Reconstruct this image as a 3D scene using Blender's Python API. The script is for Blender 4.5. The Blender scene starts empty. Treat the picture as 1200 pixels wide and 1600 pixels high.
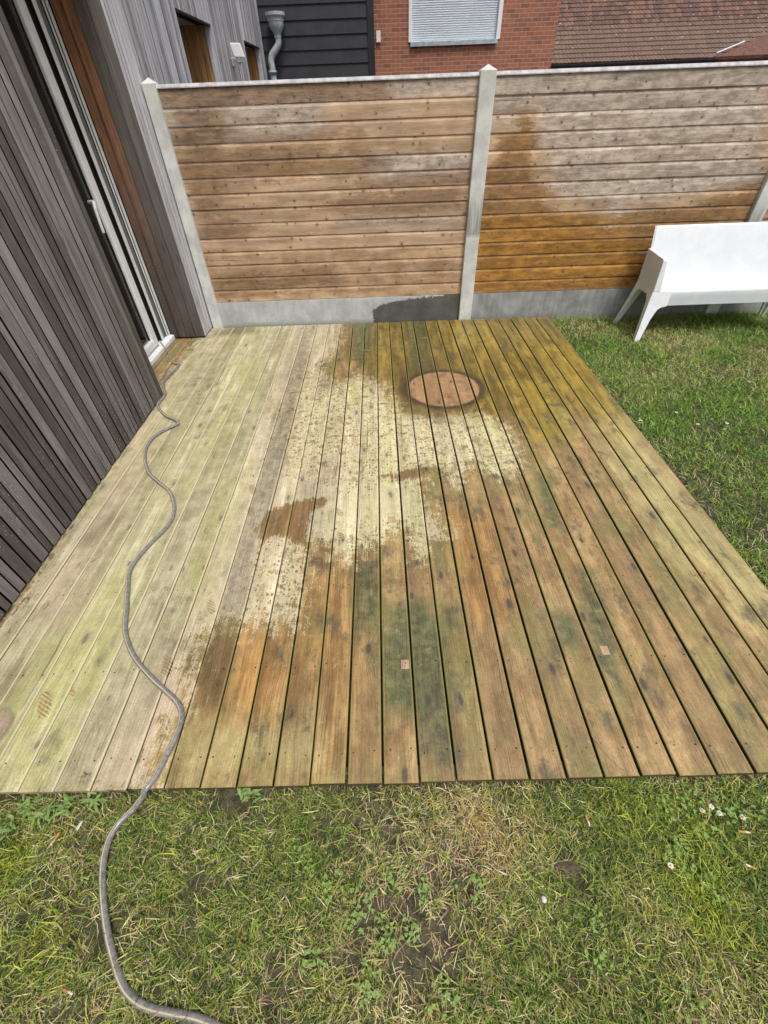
import bpy, bmesh, math, random
import numpy as np
from mathutils import Vector, Matrix
R = math.radians
rng = np.random.default_rng(7)
random.seed(5)
scene = bpy.context.scene
C = scene.collection

# ------------------------------------------------------------------ camera, light, exposure
cam_d = bpy.data.cameras.new('camera')
cam_d.sensor_fit = 'VERTICAL'; cam_d.sensor_height = 24.0
cam_d.lens = 24.0 * 672.291 / 1600.0
cam_d.clip_start = 0.02; cam_d.clip_end = 600
cam = bpy.data.objects.new('camera', cam_d); C.objects.link(cam)
_F = Vector((-0.00761841, 0.72367308, -0.69010089)); _R = Vector((0.99947123, -0.01630505, -0.02813198)); _U = _R.cross(_F)
cam.matrix_world = Matrix(((_R.x, _U.x, -_F.x, 0), (_R.y, _U.y, -_F.y, 0), (_R.z, _U.z, -_F.z, 2.00669), (0, 0, 0, 1)))
scene.camera = cam

SUN_EL, SUN_AZ = 64.0, 150.0        # azimuth measured clockwise from +Y
world = bpy.data.worlds.new('World'); scene.world = world; world.use_nodes = True
wt = world.node_tree; wt.nodes.clear()
wo = wt.nodes.new('ShaderNodeOutputWorld'); wb = wt.nodes.new('ShaderNodeBackground')
sky = wt.nodes.new('ShaderNodeTexSky'); sky.sky_type = 'NISHITA'; sky.sun_disc = False
sky.sun_elevation = R(SUN_EL); sky.sun_rotation = R(SUN_AZ)
sky.air_density = 1.0; sky.dust_density = 6.0; sky.ozone_density = 1.0
hs = wt.nodes.new('ShaderNodeHueSaturation'); hs.inputs['Saturation'].default_value = 0.42
wt.links.new(sky.outputs[0], hs.inputs['Color']); wt.links.new(hs.outputs[0], wb.inputs['Color'])
wb.inputs['Strength'].default_value = 0.125
wt.links.new(wb.outputs[0], wo.inputs['Surface'])
sun_d = bpy.data.lights.new('sun', 'SUN'); sun_d.energy = 1.6; sun_d.angle = R(16); sun_d.color = (1.0, 0.975, 0.94)
sun = bpy.data.objects.new('sun', sun_d); C.objects.link(sun)
_dir = Vector((math.sin(R(SUN_AZ)) * math.cos(R(SUN_EL)), math.cos(R(SUN_AZ)) * math.cos(R(SUN_EL)), math.sin(R(SUN_EL))))
sun.rotation_euler = _dir.to_track_quat('Z', 'Y').to_euler()
scene.view_settings.view_transform = 'Standard'; scene.view_settings.look = 'None'
scene.view_settings.exposure = 0.28; scene.view_settings.gamma = 1.0

# ------------------------------------------------------------------ measured world coordinates (metres)
DECK = {'dry': [[(-2.263, 4.089), (-2.197, 5.74), (-0.452, 5.617), (-0.481, 4.978), (-0.625, 4.325), (-0.499, 3.961), (-0.25, 4.15), (0.008, 3.925), (0.158, 3.375), (0.5, 3.278), (0.838, 3.299), (1.052, 3.082), (1.075, 2.786), (0.991, 2.505), (0.848, 2.437), (0.733, 2.518), (0.648, 2.641), (0.549, 2.401), (0.495, 2.346), (0.463, 2.532), (0.374, 2.592), (0.273, 2.542), (0.243, 2.289), (0.271, 2.091), (0.393, 1.964), (0.363, 1.824), (0.247, 1.829), (0.222, 1.724), (0.185, 1.7), (0.155, 1.833), (0.122, 1.976), (0.065, 1.893), (-0.026, 1.868), (-0.059, 1.788), (-0.187, 1.794), (-0.24, 1.642), (-0.342, 1.722), (-0.39, 1.829), (-0.512, 1.834), (-0.486, 1.444), (-0.493, 1.22), (-0.615, 1.243), (-0.723, 1.266), (-0.818, 1.23), (-0.919, 1.292), (-0.974, 1.179), (-0.977, 0.972), (-0.945, 0.819), (-1.014, 0.737), (-0.977, 0.467), (-2.399, 0.473), (-3.203, 1.307), (-2.113, 1.272)]], 'pocket': [[(-0.831, 2.141), (-0.691, 2.232), (-0.516, 2.271), (-0.401, 2.252), (-0.469, 2.157), (-0.528, 2.096), (-0.52, 1.834), (-0.585, 1.837), (-0.644, 1.906), (-0.746, 1.899), (-0.806, 1.846), (-0.867, 1.95)], [(-0.04, 2.49), (0.105, 2.536), (0.286, 2.581), (0.418, 2.558), (0.243, 2.468), (0.1, 2.438)]], 'grey': [[(-1.066, 5.524), (-0.912, 5.51), (-0.822, 4.574), (-0.775, 3.49), (-0.772, 2.558), (-0.796, 2.14), (-0.808, 1.793), (-0.806, 1.499), (-0.827, 1.269), (-0.923, 1.178), (-0.971, 1.598), (-0.967, 1.966), (-0.976, 2.419), (-0.978, 3.086), (-1.023, 4.281)]], 'pink': [[(-0.818, 1.847), (-0.512, 1.834), (-0.486, 1.444), (-0.491, 1.201), (-0.766, 1.229)], [(-2.529, 5.251), (-2.289, 5.23), (-1.887, 2.19), (-1.811, 1.363), (-2.031, 1.37), (-2.042, 2.33)], [(-0.906, 1.177), (-1.041, 1.181), (-1.235, 0.517), (-0.941, 0.511)], [(0.258, 3.907), (0.591, 4.088), (0.907, 3.861), (0.825, 3.557), (0.521, 3.462), (0.298, 3.592)], [(-0.581, 3.477), (-0.232, 3.455), (-0.279, 2.533), (-0.763, 2.409)]], 'moss': [[(-0.232, 3.455), (0.223, 3.317), (0.258, 2.358), (0.209, 1.751), (-0.186, 1.767), (-0.111, 2.524)], [(-1.04, 2.732), (-0.998, 1.599), (-1.161, 1.341), (-1.227, 1.919), (-1.168, 2.739)], [(-1.561, 1.62), (-1.427, 0.861), (-1.531, 0.524), (-1.64, 0.526), (-1.859, 0.872), (-1.738, 1.36)], [(-2.119, 4.679), (-1.92, 3.142), (-2.011, 2.471), (-2.089, 2.332), (-2.138, 3.579)], [(-0.499, 3.961), (-0.184, 4.075), (-0.226, 3.24), (-0.435, 3.054)], [(0.779, 3.282), (1.063, 3.062), (0.991, 2.544), (0.747, 2.518)], [(-1.5, 4.469), (-1.249, 4.609), (-1.27, 2.745), (-1.381, 2.439)]], 'olive': [[(-0.496, 5.688), (2.125, 5.708), (2.091, 4.423), (2.022, 3.257), (1.777, 3.117), (1.578, 3.339), (1.187, 2.736), (1.081, 2.874), (1.086, 3.159), (0.514, 3.407), (0.161, 3.429), (0.009, 3.992), (-0.29, 4.375), (-0.448, 4.796)]], 'gold': [[(1.987, 4.858), (2.032, 4.349), (1.985, 2.913), (1.823, 2.831), (1.803, 3.672), (1.772, 4.613)], [(1.243, 3.838), (1.605, 3.812), (1.524, 2.848), (1.223, 2.866)], [(0.813, 5.35), (1.292, 5.411), (1.238, 4.743), (0.802, 4.692)]], 'green': [[(1.08, 1.59), (1.2, 1.562), (1.147, 1.11), (1.122, 0.974), (1.0, 0.978), (1.026, 1.226)], [(-0.034, 1.363), (0.179, 1.377), (0.291, 1.138), (0.287, 0.757), (0.284, 0.552), (0.192, 0.554), (0.112, 0.735), (-0.043, 0.823)], [(1.102, 2.461), (1.193, 2.419), (1.114, 1.875), (1.001, 1.909)], [(-0.328, 5.562), (-0.127, 5.543), (-0.153, 4.215), (-0.344, 4.536)], [(0.343, 5.608), (0.56, 5.587), (0.445, 3.894), (0.258, 3.907)], [(0.854, 1.271), (0.972, 1.267), (0.958, 1.081), (0.863, 1.084)], [(-0.222, 1.666), (-0.068, 1.66), (-0.042, 1.302), (-0.196, 1.154)], [(0.28, 1.332), (0.349, 1.329), (0.364, 1.191), (0.291, 1.194)]], 'orange': [[(-0.779, 1.21), (-0.527, 1.221), (-0.523, 0.866), (-0.576, 0.673), (-0.766, 0.758), (-0.865, 0.906)], [(-0.821, 2.205), (-0.518, 2.291), (-0.512, 1.834), (-0.716, 1.842)], [(-0.407, 1.577), (-0.228, 1.618), (-0.193, 0.54), (-0.338, 0.532)], [(-0.524, 1.202), (-0.416, 1.674), (-0.369, 1.16), (-0.473, 0.547), (-0.634, 0.55)], [(0.365, 2.087), (0.663, 2.073), (0.651, 1.278), (0.446, 1.285)]], 'pale': [[(1.852, 3.321), (2.028, 3.204), (2.032, 2.732), (2.024, 1.836), (2.078, 1.371), (1.89, 1.085), (1.748, 1.687), (1.693, 2.507)], [(1.631, 1.853), (1.749, 1.848), (1.774, 1.738), (1.659, 1.743)], [(-1.059, 0.765), (-0.274, 0.745), (-0.259, 0.53), (-1.003, 0.535)], [(1.823, 2.831), (1.983, 2.735), (1.968, 2.205), (1.795, 2.213)], [(1.476, 3.573), (1.591, 3.565), (1.571, 3.232), (1.463, 3.239)]], 'dark': [[(-1.03, 1.144), (-0.857, 1.251), (-0.763, 1.136), (-0.773, 0.786), (-0.915, 0.818)], [(-1.915, 5.604), (-1.647, 5.687), (-1.54, 5.36), (-2.078, 5.309)], [(-2.008, 1.896), (-1.94, 2.258), (-1.837, 2.124), (-1.91, 1.865)], [(-1.961, 1.033), (-1.883, 1.065), (-1.835, 0.933), (-1.859, 0.872)], [(0.701, 4.453), (0.361, 4.48), (0.133, 3.916), (0.223, 3.317), (0.545, 3.193), (0.508, 3.352), (0.236, 3.538), (0.205, 3.846), (0.335, 4.107), (0.608, 4.231)]]}
SPOTS = [(-0.969, 2.383), (-0.933, 2.146), (-0.996, 1.385), (-1.639, 0.867), (-1.532, 0.918), (-1.121, 1.042), (-1.193, 1.975), (-0.276, 1.668), (-1.053, 3.508), (-0.326, 2.118), (-0.3, 1.891), (-0.131, 2.141), (-0.13, 2.06), (-0.218, 1.546)]
SQUARES = [(0.064, 1.013), (1.061, 1.057), (0.028, 2.028), (1.051, 2.055), (1.434, 2.1)]
FENCE = {'orange': [[(1.009, 1.374), (1.297, 1.72), (1.567, 1.726), (1.64, 1.382), (1.936, 1.125), (2.604, 0.989), (3.066, 1.063), (3.559, 1.191), (4.119, 1.285), (4.263, 0.725), (3.087, 0.252), (1.097, 0.265)], [(1.381, 1.88), (1.517, 1.877), (1.561, 1.664), (1.408, 1.668)]], 'strong': [[(1.037, 1.123), (1.734, 1.102), (2.635, 0.898), (3.17, 0.629), (3.048, 0.253), (1.119, 0.279)]], 'brown': [[(-0.332, 1.333), (0.341, 1.394), (0.949, 1.429), (0.95, 1.097), (0.345, 1.057), (-0.215, 1.074), (-0.751, 1.235)], [(-1.922, 2.107), (-1.346, 2.069), (-1.72, 1.208), (-1.336, 1.08), (-1.521, 0.904), (-1.95, 0.917)], [(-2.095, 2.155), (0.096, 2.155), (0.091, 2.006), (-1.958, 2.043)], [(-0.844, 0.623), (-0.542, 0.646), (-0.409, 0.472), (-2.041, 0.384), (-1.902, 0.59)], [(-2.133, 1.748), (-0.169, 1.737), (0.078, 1.532), (-1.959, 1.516)]], 'grey': [[(-2.006, 2.152), (-0.141, 2.149), (-0.67, 1.776), (-2.093, 1.771)], [(1.087, 2.211), (3.594, 2.187), (4.135, 1.258), (3.042, 1.122), (2.584, 1.048), (2.06, 1.178), (1.684, 1.485), (1.557, 1.921), (1.116, 1.796)], [(-2.011, 2.215), (0.972, 2.201), (0.964, 2.025), (-2.04, 2.067)], [(-0.176, 1.64), (0.942, 1.681), (0.953, 1.455), (0.074, 1.401)], [(-0.421, 1.11), (0.896, 1.156), (0.895, 1.01), (-0.219, 1.015)]]}
BASEWET = [(-0.103, -0.006), (-0.096, 0.141), (0.001, 0.198), (0.355, 0.246), (0.979, 0.277), (1.007, -0.02)]
HOSE = [(-2.638, 5.246, 0.075), (-2.584, 5.202, 0.075), (-2.597, 5.063, 0.07), (-2.416, 4.803, 0.03), (-2.293, 4.571, 0.011), (-2.201, 4.485, 0.011), (-2.205, 4.333, 0.011), (-2.221, 4.092, 0.011), (-2.182, 3.826, 0.011), (-2.114, 3.64, 0.011), (-1.98, 3.449, 0.011), (-1.865, 3.366, 0.011), (-1.809, 3.3, 0.011), (-1.872, 3.222, 0.011), (-1.947, 3.108, 0.011), (-1.953, 2.941, 0.011), (-1.902, 2.781, 0.011), (-1.796, 2.597, 0.011), (-1.667, 2.47, 0.011), (-1.569, 2.378, 0.011), (-1.493, 2.251, 0.011), (-1.456, 2.127, 0.011), (-1.459, 2.023, 0.011), (-1.504, 1.893, 0.011), (-1.546, 1.76, 0.011), (-1.555, 1.645, 0.011), (-1.513, 1.517, 0.011), (-1.465, 1.385, 0.011), (-1.413, 1.243, 0.011), (-1.346, 1.141, 0.011), (-1.27, 1.058, 0.011), (-1.159, 0.966, 0.011), (-1.059, 0.895, 0.011), (-0.997, 0.845, 0.011), (-0.963, 0.787, 0.011), (-0.962, 0.705, 0.011), (-0.979, 0.616, 0.011), (-1.002, 0.53, 0.011), (-1.056, 0.457, -0.03), (-1.1, 0.409, -0.04), (-1.121, 0.361, -0.04), (-1.119, 0.307, -0.04), (-1.1, 0.245, -0.04), (-1.059, 0.164, -0.04), (-1.005, 0.081, -0.04), (-0.943, 0.004, -0.04), (-0.899, -0.04, -0.04), (-0.852, -0.068, -0.04), (-0.799, -0.085, -0.04), (-0.724, -0.097, -0.04), (-0.639, -0.109, -0.04), (-0.564, -0.129, -0.04), (-0.469, -0.157, -0.04), (-0.364, -0.201, -0.04)]
BUTTS = [[(-1.328, 0.375), (-1.342, 0.335)], [(-1.096, -0.042), (-1.056, -0.051)], [(0.745, 0.392), (0.747, 0.354)], [(1.298, 0.211), (1.246, 0.229)], [(1.29, 0.326), (1.343, 0.32)]]
BITS = [(-1.263, 0.382), (-1.278, 0.505), (0.5, 0.145)]
DAISY = [(1.193, 0.39), (1.255, 0.38), (1.334, 0.365), (1.235, 0.402), (0.99, 0.227)]
FLOW2 = [(2.525, 3.246), (2.168, 3.144), (2.608, 3.058), (2.76, 3.128), (2.782, 2.97), (2.847, 3.053), (3.366, 5.114), (3.758, 4.78), (3.485, 3.766)]
ROSETTE = [(-1.512, 0.462), (-1.542, 0.402), (-1.23, 0.483), (-0.616, 0.486), (-1.429, 0.432), (-1.356, 0.468)]
CLOVER = [(-0.113, 0.174), (-0.026, 0.226), (-0.057, 0.066), (-0.146, 0.116), (-0.356, 0.279), (-0.241, 0.194), (-0.292, 0.009), (-0.111, -0.023), (-0.035, 0.05), (0.032, 0.08), (0.084, 0.179), (-0.1, -0.052), (0.143, -0.083), (0.642, 0.008), (1.15, 0.419), (1.185, 0.344), (1.048, 0.269), (1.066, 0.212), (1.288, 0.394), (1.356, 0.382), (1.069, 0.41), (1.212, 0.439), (1.106, 0.159), (0.897, -0.109), (0.67, 0.084), (0.267, 0.176)]
PATCH = [(-0.321, 0.42), (0.236, 0.276), (0.068, 0.128), (0.264, 0.158), (-0.415, 0.041), (-0.153, 0.007), (0.029, 0.034), (-0.429, -0.061), (-1.048, 0.066), (-0.713, 0.211), (0.615, 0.259), (0.656, 0.203), (0.163, 0.078)]
STRAW = [(0.846, 0.67, 0.006), (0.878, 0.599, 0.02), (0.918, 0.54, 0.012), (0.936, 0.529, 0.0)]
SPRIG = [(-0.251, 4.711), (-0.087, 4.766), (0.053, 4.914), (-0.051, 4.694)]
SPLASH = [[(-0.822, 4.574), (-0.26, 4.529), (0.229, 3.425), (1.063, 3.062), (0.996, 2.467), (0.458, 2.495), (-0.203, 2.381), (-0.592, 2.549), (-0.863, 2.723), (-1.012, 3.998)], [(-0.817, 1.741), (-0.512, 1.834), (-0.483, 1.278), (-0.735, 1.326)], [(-0.312, 1.881), (0.227, 1.972), (0.205, 1.7), (-0.3, 1.669)]]
BRIGHT = [[(-0.245, 3.943), (0.229, 3.425), (0.49, 3.196), (1.01, 3.065), (0.967, 2.545), (0.646, 2.485), (0.27, 2.504), (0.209, 1.751), (-0.185, 1.715), (-0.425, 1.777), (-0.463, 2.189), (-0.216, 2.858)], [(-0.787, 1.792), (-0.52, 1.834), (-0.488, 1.318), (-0.735, 1.326)], [(-0.787, 3.726), (-0.34, 3.95), (-0.216, 2.858), (-0.716, 2.406)]]
TUFTS = [(0.951, 0.491, 150, 0.09, 0.05), (0.894, 0.48, 90, 0.1, 0.03), (0.449, 0.48, 80, 0.06, 0.05), (0.003, 0.479, 90, 0.06, 0.07), (-0.208, 0.484, 90, 0.06, 0.06), (-0.498, 0.479, 60, 0.06, 0.05), (2.297, 5.564, 160, 0.1, 0.08), (2.531, 5.543, 120, 0.09, 0.07), (2.149, 2.254, 150, 0.08, 0.07), (1.974, 1.775, 150, 0.09, 0.06), (2.07, 1.667, 120, 0.08, 0.06), (2.505, 3.596, 150, 0.08, 0.1), (2.483, 4.426, 120, 0.08, 0.06), (1.37, 0.446, 120, 0.07, 0.05), (-1.582, 0.468, 100, 0.06, 0.05), (-1.055, 0.48, 60, 0.06, 0.04), (-0.765, 0.485, 70, 0.05, 0.05), (2.19, 1.612, 120, 0.09, 0.06)]
YELLOW = [(0.321, 0.423), (0.393, 0.312), (0.348, 0.363), (0.522, 0.359), (0.851, 0.147)]
LUSH = [(1.052, 0.143), (1.094, 0.06), (1.175, 0.324), (0.928, 0.435), (-1.468, 0.28), (-1.241, 0.053)]
DISC2 = (-1.831, 0.762)

# ------------------------------------------------------------------ helpers
def tag(o, label=None, cat=None, group=None, kind=None):
    if label: o['label'] = label
    if cat: o['category'] = cat
    if group: o['group'] = group
    if kind: o['kind'] = kind
    return o

def thing(name, label, cat, loc=(0, 0, 0), group=None):
    o = bpy.data.objects.new(name, None); C.objects.link(o); o.location = loc
    o.empty_display_size = 0.1
    return tag(o, label, cat, group)

def link_mesh(name, me, mat, parent=None):
    """mesh is written in world coordinates; a parent at a location is compensated"""
    o = bpy.data.objects.new(name, me); C.objects.link(o)
    for m in (mat if isinstance(mat, (list, tuple)) else [mat]): me.materials.append(m)
    if parent is not None:
        o.parent = parent
        base = Vector((0, 0, 0)); p = parent
        while p is not None:
            base += Vector(p.location); p = p.parent
        me.transform(Matrix.Translation(-base))
    return o

def bevel(o, w=0.004, seg=2, angle=35):
    m = o.modifiers.new('bevel', 'BEVEL'); m.width = w; m.segments = seg; m.limit_method = 'ANGLE'; m.angle_limit = R(angle)
    return o

def np_mesh(name, V, F, attrs=None, smooth=False, matidx=None, colors=None):
    """V (n,3); F list of arrays (m,k) with equal k inside each array"""
    me = bpy.data.meshes.new(name)
    V = np.asarray(V, np.float32)
    loops = []; starts = []; tot = 0
    for f in F:
        f = np.asarray(f, np.int32)
        if len(f) == 0: continue
        loops.append(f.ravel()); starts.append(tot + np.arange(len(f)) * f.shape[1]); tot += f.size
    loops = np.concatenate(loops); starts = np.concatenate(starts)
    me.vertices.add(len(V)); me.vertices.foreach_set('co', V.ravel())
    me.loops.add(len(loops)); me.loops.foreach_set('vertex_index', loops)
    me.polygons.add(len(starts)); me.polygons.foreach_set('loop_start', starts.astype(np.int32))
    if matidx is not None: me.polygons.foreach_set('material_index', np.asarray(matidx, np.int32))
    me.polygons.foreach_set('use_smooth', np.full(len(starts), smooth, bool))
    for k, a in (attrs or {}).items():
        at = me.attributes.new(k, 'FLOAT', 'POINT'); at.data.foreach_set('value', np.asarray(a, np.float32))
    if colors is not None:
        at = me.attributes.new('tint', 'FLOAT_COLOR', 'POINT')
        c = np.ones((len(V), 4), np.float32); c[:, :3] = colors; at.data.foreach_set('color', c.ravel())
    me.update(calc_edges=True); me.validate()
    return me

class MB:
    """collects boxes and prisms into one mesh, with a random number per piece"""
    def __init__(s): s.V = []; s.F4 = []; s.FN = []; s.b = []; s.n = 0
    def add(s, verts, faces, bid=None):
        bid = random.random() if bid is None else bid
        for f in faces: s.FN.append([i + s.n for i in f])
        s.V += [tuple(v) for v in verts]; s.b += [bid] * len(verts); s.n += len(verts)
        return s
    def box(s, x0, x1, y0, y1, z0, z1, bid=None):
        v = [(x0, y0, z0), (x1, y0, z0), (x1, y1, z0), (x0, y1, z0), (x0, y0, z1), (x1, y0, z1), (x1, y1, z1), (x0, y1, z1)]
        return s.add(v, [(0, 3, 2, 1), (4, 5, 6, 7), (0, 1, 5, 4), (1, 2, 6, 5), (2, 3, 7, 6), (3, 0, 4, 7)], bid)
    def prism(s, pts, a, b, fn, bid=None):
        """closed outline pts (u,v) extruded from a to b; fn(u,v,w) -> xyz"""
        n = len(pts)
        v = [fn(u, w, a) for u, w in pts] + [fn(u, w, b) for u, w in pts]
        f = [tuple(range(n - 1, -1, -1)), tuple(range(n, 2 * n))]
        f += [(i, (i + 1) % n, n + (i + 1) % n, n + i) for i in range(n)]
        return s.add(v, f, bid)
    def build(s, name, mat, parent=None, smooth=False):
        me = bpy.data.meshes.new(name); me.from_pydata(s.V, [], s.FN)
        bm = bmesh.new(); bm.from_mesh(me); bmesh.ops.recalc_face_normals(bm, faces=bm.faces); bm.to_mesh(me); bm.free()
        at = me.attributes.new('bid', 'FLOAT', 'POINT'); at.data.foreach_set('value', np.asarray(s.b, np.float32))
        if smooth: me.polygons.foreach_set('use_smooth', [True] * len(me.polygons))
        return link_mesh(name, me, mat, parent)

def tube_mesh(pts, rad, n=10, cap=True, stripe=None):
    """smooth tube through pts; rad float or list"""
    P = np.array(pts, float); m = len(P)
    r = np.full(m, rad) if np.isscalar(rad) else np.array(rad)
    T = np.gradient(P, axis=0); T /= np.linalg.norm(T, axis=1)[:, None]
    up = np.array([0, 0, 1.0]) if abs(T[0][2]) < .9 else np.array([1.0, 0, 0])
    A = np.cross(T[0], up); A /= np.linalg.norm(A)
    V = []
    for i in range(m):
        A = A - T[i] * (A @ T[i]); A /= np.linalg.norm(A)
        B = np.cross(A, T[i])
        for k in range(n):
            t = 2 * math.pi * k / n
            V.append(P[i] + r[i] * (math.cos(t) * A + math.sin(t) * B))
    F = []; mi = []
    for i in range(m - 1):
        for k in range(n):
            F.append((i * n + k, i * n + (k + 1) % n, (i + 1) * n + (k + 1) % n, (i + 1) * n + k))
            mi.append(1 if (stripe is not None and k == stripe) else 0)
    me = bpy.data.meshes.new('tube')
    faces = [tuple(f) for f in F]
    if cap:
        faces += [tuple(range(n - 1, -1, -1)), tuple((m - 1) * n + k for k in range(n))]; mi += [0, 0]
    me.from_pydata([tuple(v) for v in V], [], faces)
    bm = bmesh.new(); bm.from_mesh(me); bmesh.ops.recalc_face_normals(bm, faces=bm.faces); bm.to_mesh(me); bm.free()
    me.polygons.foreach_set('use_smooth', [True] * len(me.polygons))
    me.polygons.foreach_set('material_index', mi)
    return me

def catmull(pts, step=0.02):
    P = [np.array(p, float) for p in pts]; P = [2 * P[0] - P[1]] + P + [2 * P[-1] - P[-2]]
    out = []
    for i in range(1, len(P) - 2):
        n = max(2, int(np.linalg.norm(P[i + 1] - P[i]) / step))
        for k in range(n):
            t = k / n; a, b, c, d = P[i - 1], P[i], P[i + 1], P[i + 2]
            out.append(.5 * ((2 * b) + (c - a) * t + (2 * a - 5 * b + 4 * c - d) * t * t + (3 * b - a - 3 * c + d) * t ** 3))
    out.append(P[-2]); return np.array(out)

def poly_sd(P, poly):
    """signed distance of points (n,2) to polygon, negative inside"""
    poly = np.array(poly, float); d = np.full(len(P), 1e9); ins = np.zeros(len(P), bool)
    for i in range(len(poly)):
        a = poly[i]; b = poly[(i + 1) % len(poly)]; e = b - a; w = P - a
        t = np.clip((w @ e) / max(e @ e, 1e-12), 0, 1); q = w - t[:, None] * e
        d = np.minimum(d, (q * q).sum(1))
        c = (a[1] > P[:, 1]) != (b[1] > P[:, 1])
        with np.errstate(divide='ignore', invalid='ignore'):
            xi = a[0] + (P[:, 1] - a[1]) / (b[1] - a[1]) * e[0]
        ins ^= c & (P[:, 0] < xi)
    d = np.sqrt(d); return np.where(ins, -d, d)

def field(P, polys, w):
    f = np.zeros(len(P))
    for p in polys: f = np.maximum(f, np.clip(.5 - poly_sd(P, p) / w, 0, 1))
    return f

def vnoise(P, s, seed=0):
    """value noise of 2-D points"""
    g = np.random.default_rng(seed).random((256, 256)); p = np.asarray(P) * s
    i = np.floor(p).astype(int); f = p - i; f = f * f * (3 - 2 * f)
    a = g[i[:, 0] % 256, i[:, 1] % 256]; b = g[(i[:, 0] + 1) % 256, i[:, 1] % 256]
    c = g[i[:, 0] % 256, (i[:, 1] + 1) % 256]; d = g[(i[:, 0] + 1) % 256, (i[:, 1] + 1) % 256]
    return (a * (1 - f[:, 0]) + b * f[:, 0]) * (1 - f[:, 1]) + (c * (1 - f[:, 0]) + d * f[:, 0]) * f[:, 1]

# ------------------------------------------------------------------ node helper
class N:
    def __init__(s, name):
        s.m = bpy.data.materials.new(name); s.m.use_nodes = True; s.t = s.m.node_tree; s.t.nodes.clear()
        s.out = s.t.nodes.new('ShaderNodeOutputMaterial'); s.b = s.t.nodes.new('ShaderNodeBsdfPrincipled')
        s.t.links.new(s.b.outputs[0], s.out.inputs['Surface'])
        s.tc = None
    def new(s, ty): return s.t.nodes.new(ty)
    def put(s, sock, v):
        if isinstance(v, bpy.types.NodeSocket): s.t.links.new(v, sock)
        elif v is not None:
            if isinstance(v, (tuple, list)) and len(v) == 3 and sock.type == 'RGBA': v = (*v, 1)
            sock.default_value = v
    def obj(s):
        if s.tc is None: s.tc = s.new('ShaderNodeTexCoord')
        return s.tc.outputs['Object']
    def ma(s, op, a, b=None, c=None, clamp=False):
        n = s.new('ShaderNodeMath'); n.operation = op; n.use_clamp = clamp
        s.put(n.inputs[0], a); s.put(n.inputs[1], b)
        if c is not None: s.put(n.inputs[2], c)
        return n.outputs[0]
    def vm(s, op, a, b=None):
        n = s.new('ShaderNodeVectorMath'); n.operation = op; s.put(n.inputs[0], a)
        if b is not None: s.put(n.inputs[1], b)
        return n.outputs[0]
    def sep(s, v):
        n = s.new('ShaderNodeSeparateXYZ'); s.put(n.inputs[0], v); return n.outputs
    def comb(s, x, y, z):
        n = s.new('ShaderNodeCombineXYZ'); s.put(n.inputs[0], x); s.put(n.inputs[1], y); s.put(n.inputs[2], z); return n.outputs[0]
    def noise(s, v, scale, detail=3, rough=.55, dist=0, dim='3D'):
        n = s.new('ShaderNodeTexNoise'); s.put(n.inputs['Vector'], v); n.inputs['Scale'].default_value = scale
        n.inputs['Detail'].default_value = detail; n.inputs['Roughness'].default_value = rough; n.inputs['Distortion'].default_value = dist
        return n.outputs['Fac']
    def voro(s, v, scale=1, feat='F1', rand=1, dim='2D'):
        n = s.new('ShaderNodeTexVoronoi'); n.voronoi_dimensions = dim; n.feature = feat; s.put(n.inputs['Vector'], v); n.inputs['Scale'].default_value = scale
        n.inputs['Randomness'].default_value = rand
        return n.outputs
    def attr(s, name, out='Fac'):
        n = s.new('ShaderNodeAttribute'); n.attribute_name = name; return n.outputs[out]
    def ss(s, v, a, b, lo=0., hi=1.):
        n = s.new('ShaderNodeMapRange'); n.interpolation_type = 'SMOOTHSTEP'; s.put(n.inputs[0], v)
        s.put(n.inputs[1], a); s.put(n.inputs[2], b); s.put(n.inputs[3], lo); s.put(n.inputs[4], hi); return n.outputs[0]
    def lin(s, v, a, b, lo=0., hi=1.):
        n = s.new('ShaderNodeMapRange'); s.put(n.inputs[0], v); s.put(n.inputs[1], a); s.put(n.inputs[2], b); s.put(n.inputs[3], lo); s.put(n.inputs[4], hi)
        return n.outputs[0]
    def mix(s, f, a, b, blend='MIX'):
        n = s.new('ShaderNodeMix'); n.data_type = 'RGBA'; n.blend_type = blend
        s.put(n.inputs[0], f); s.put(n.inputs[6], a); s.put(n.inputs[7], b); return n.outputs[2]
    def bump(s, h, strength=.3, dist=.01):
        n = s.new('ShaderNodeBump'); n.inputs['Strength'].default_value = strength; n.inputs['Distance'].default_value = dist
        s.put(n.inputs['Height'], h); s.t.links.new(n.outputs[0], s.b.inputs['Normal']); return n
    def fin(s, col=None, rough=None, spec=None):
        if col is not None: s.put(s.b.inputs['Base Color'], col)
        if rough is not None: s.put(s.b.inputs['Roughness'], rough)
        if spec is not None: s.put(s.b.inputs['Specular IOR Level'], spec)
        return s.m

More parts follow.
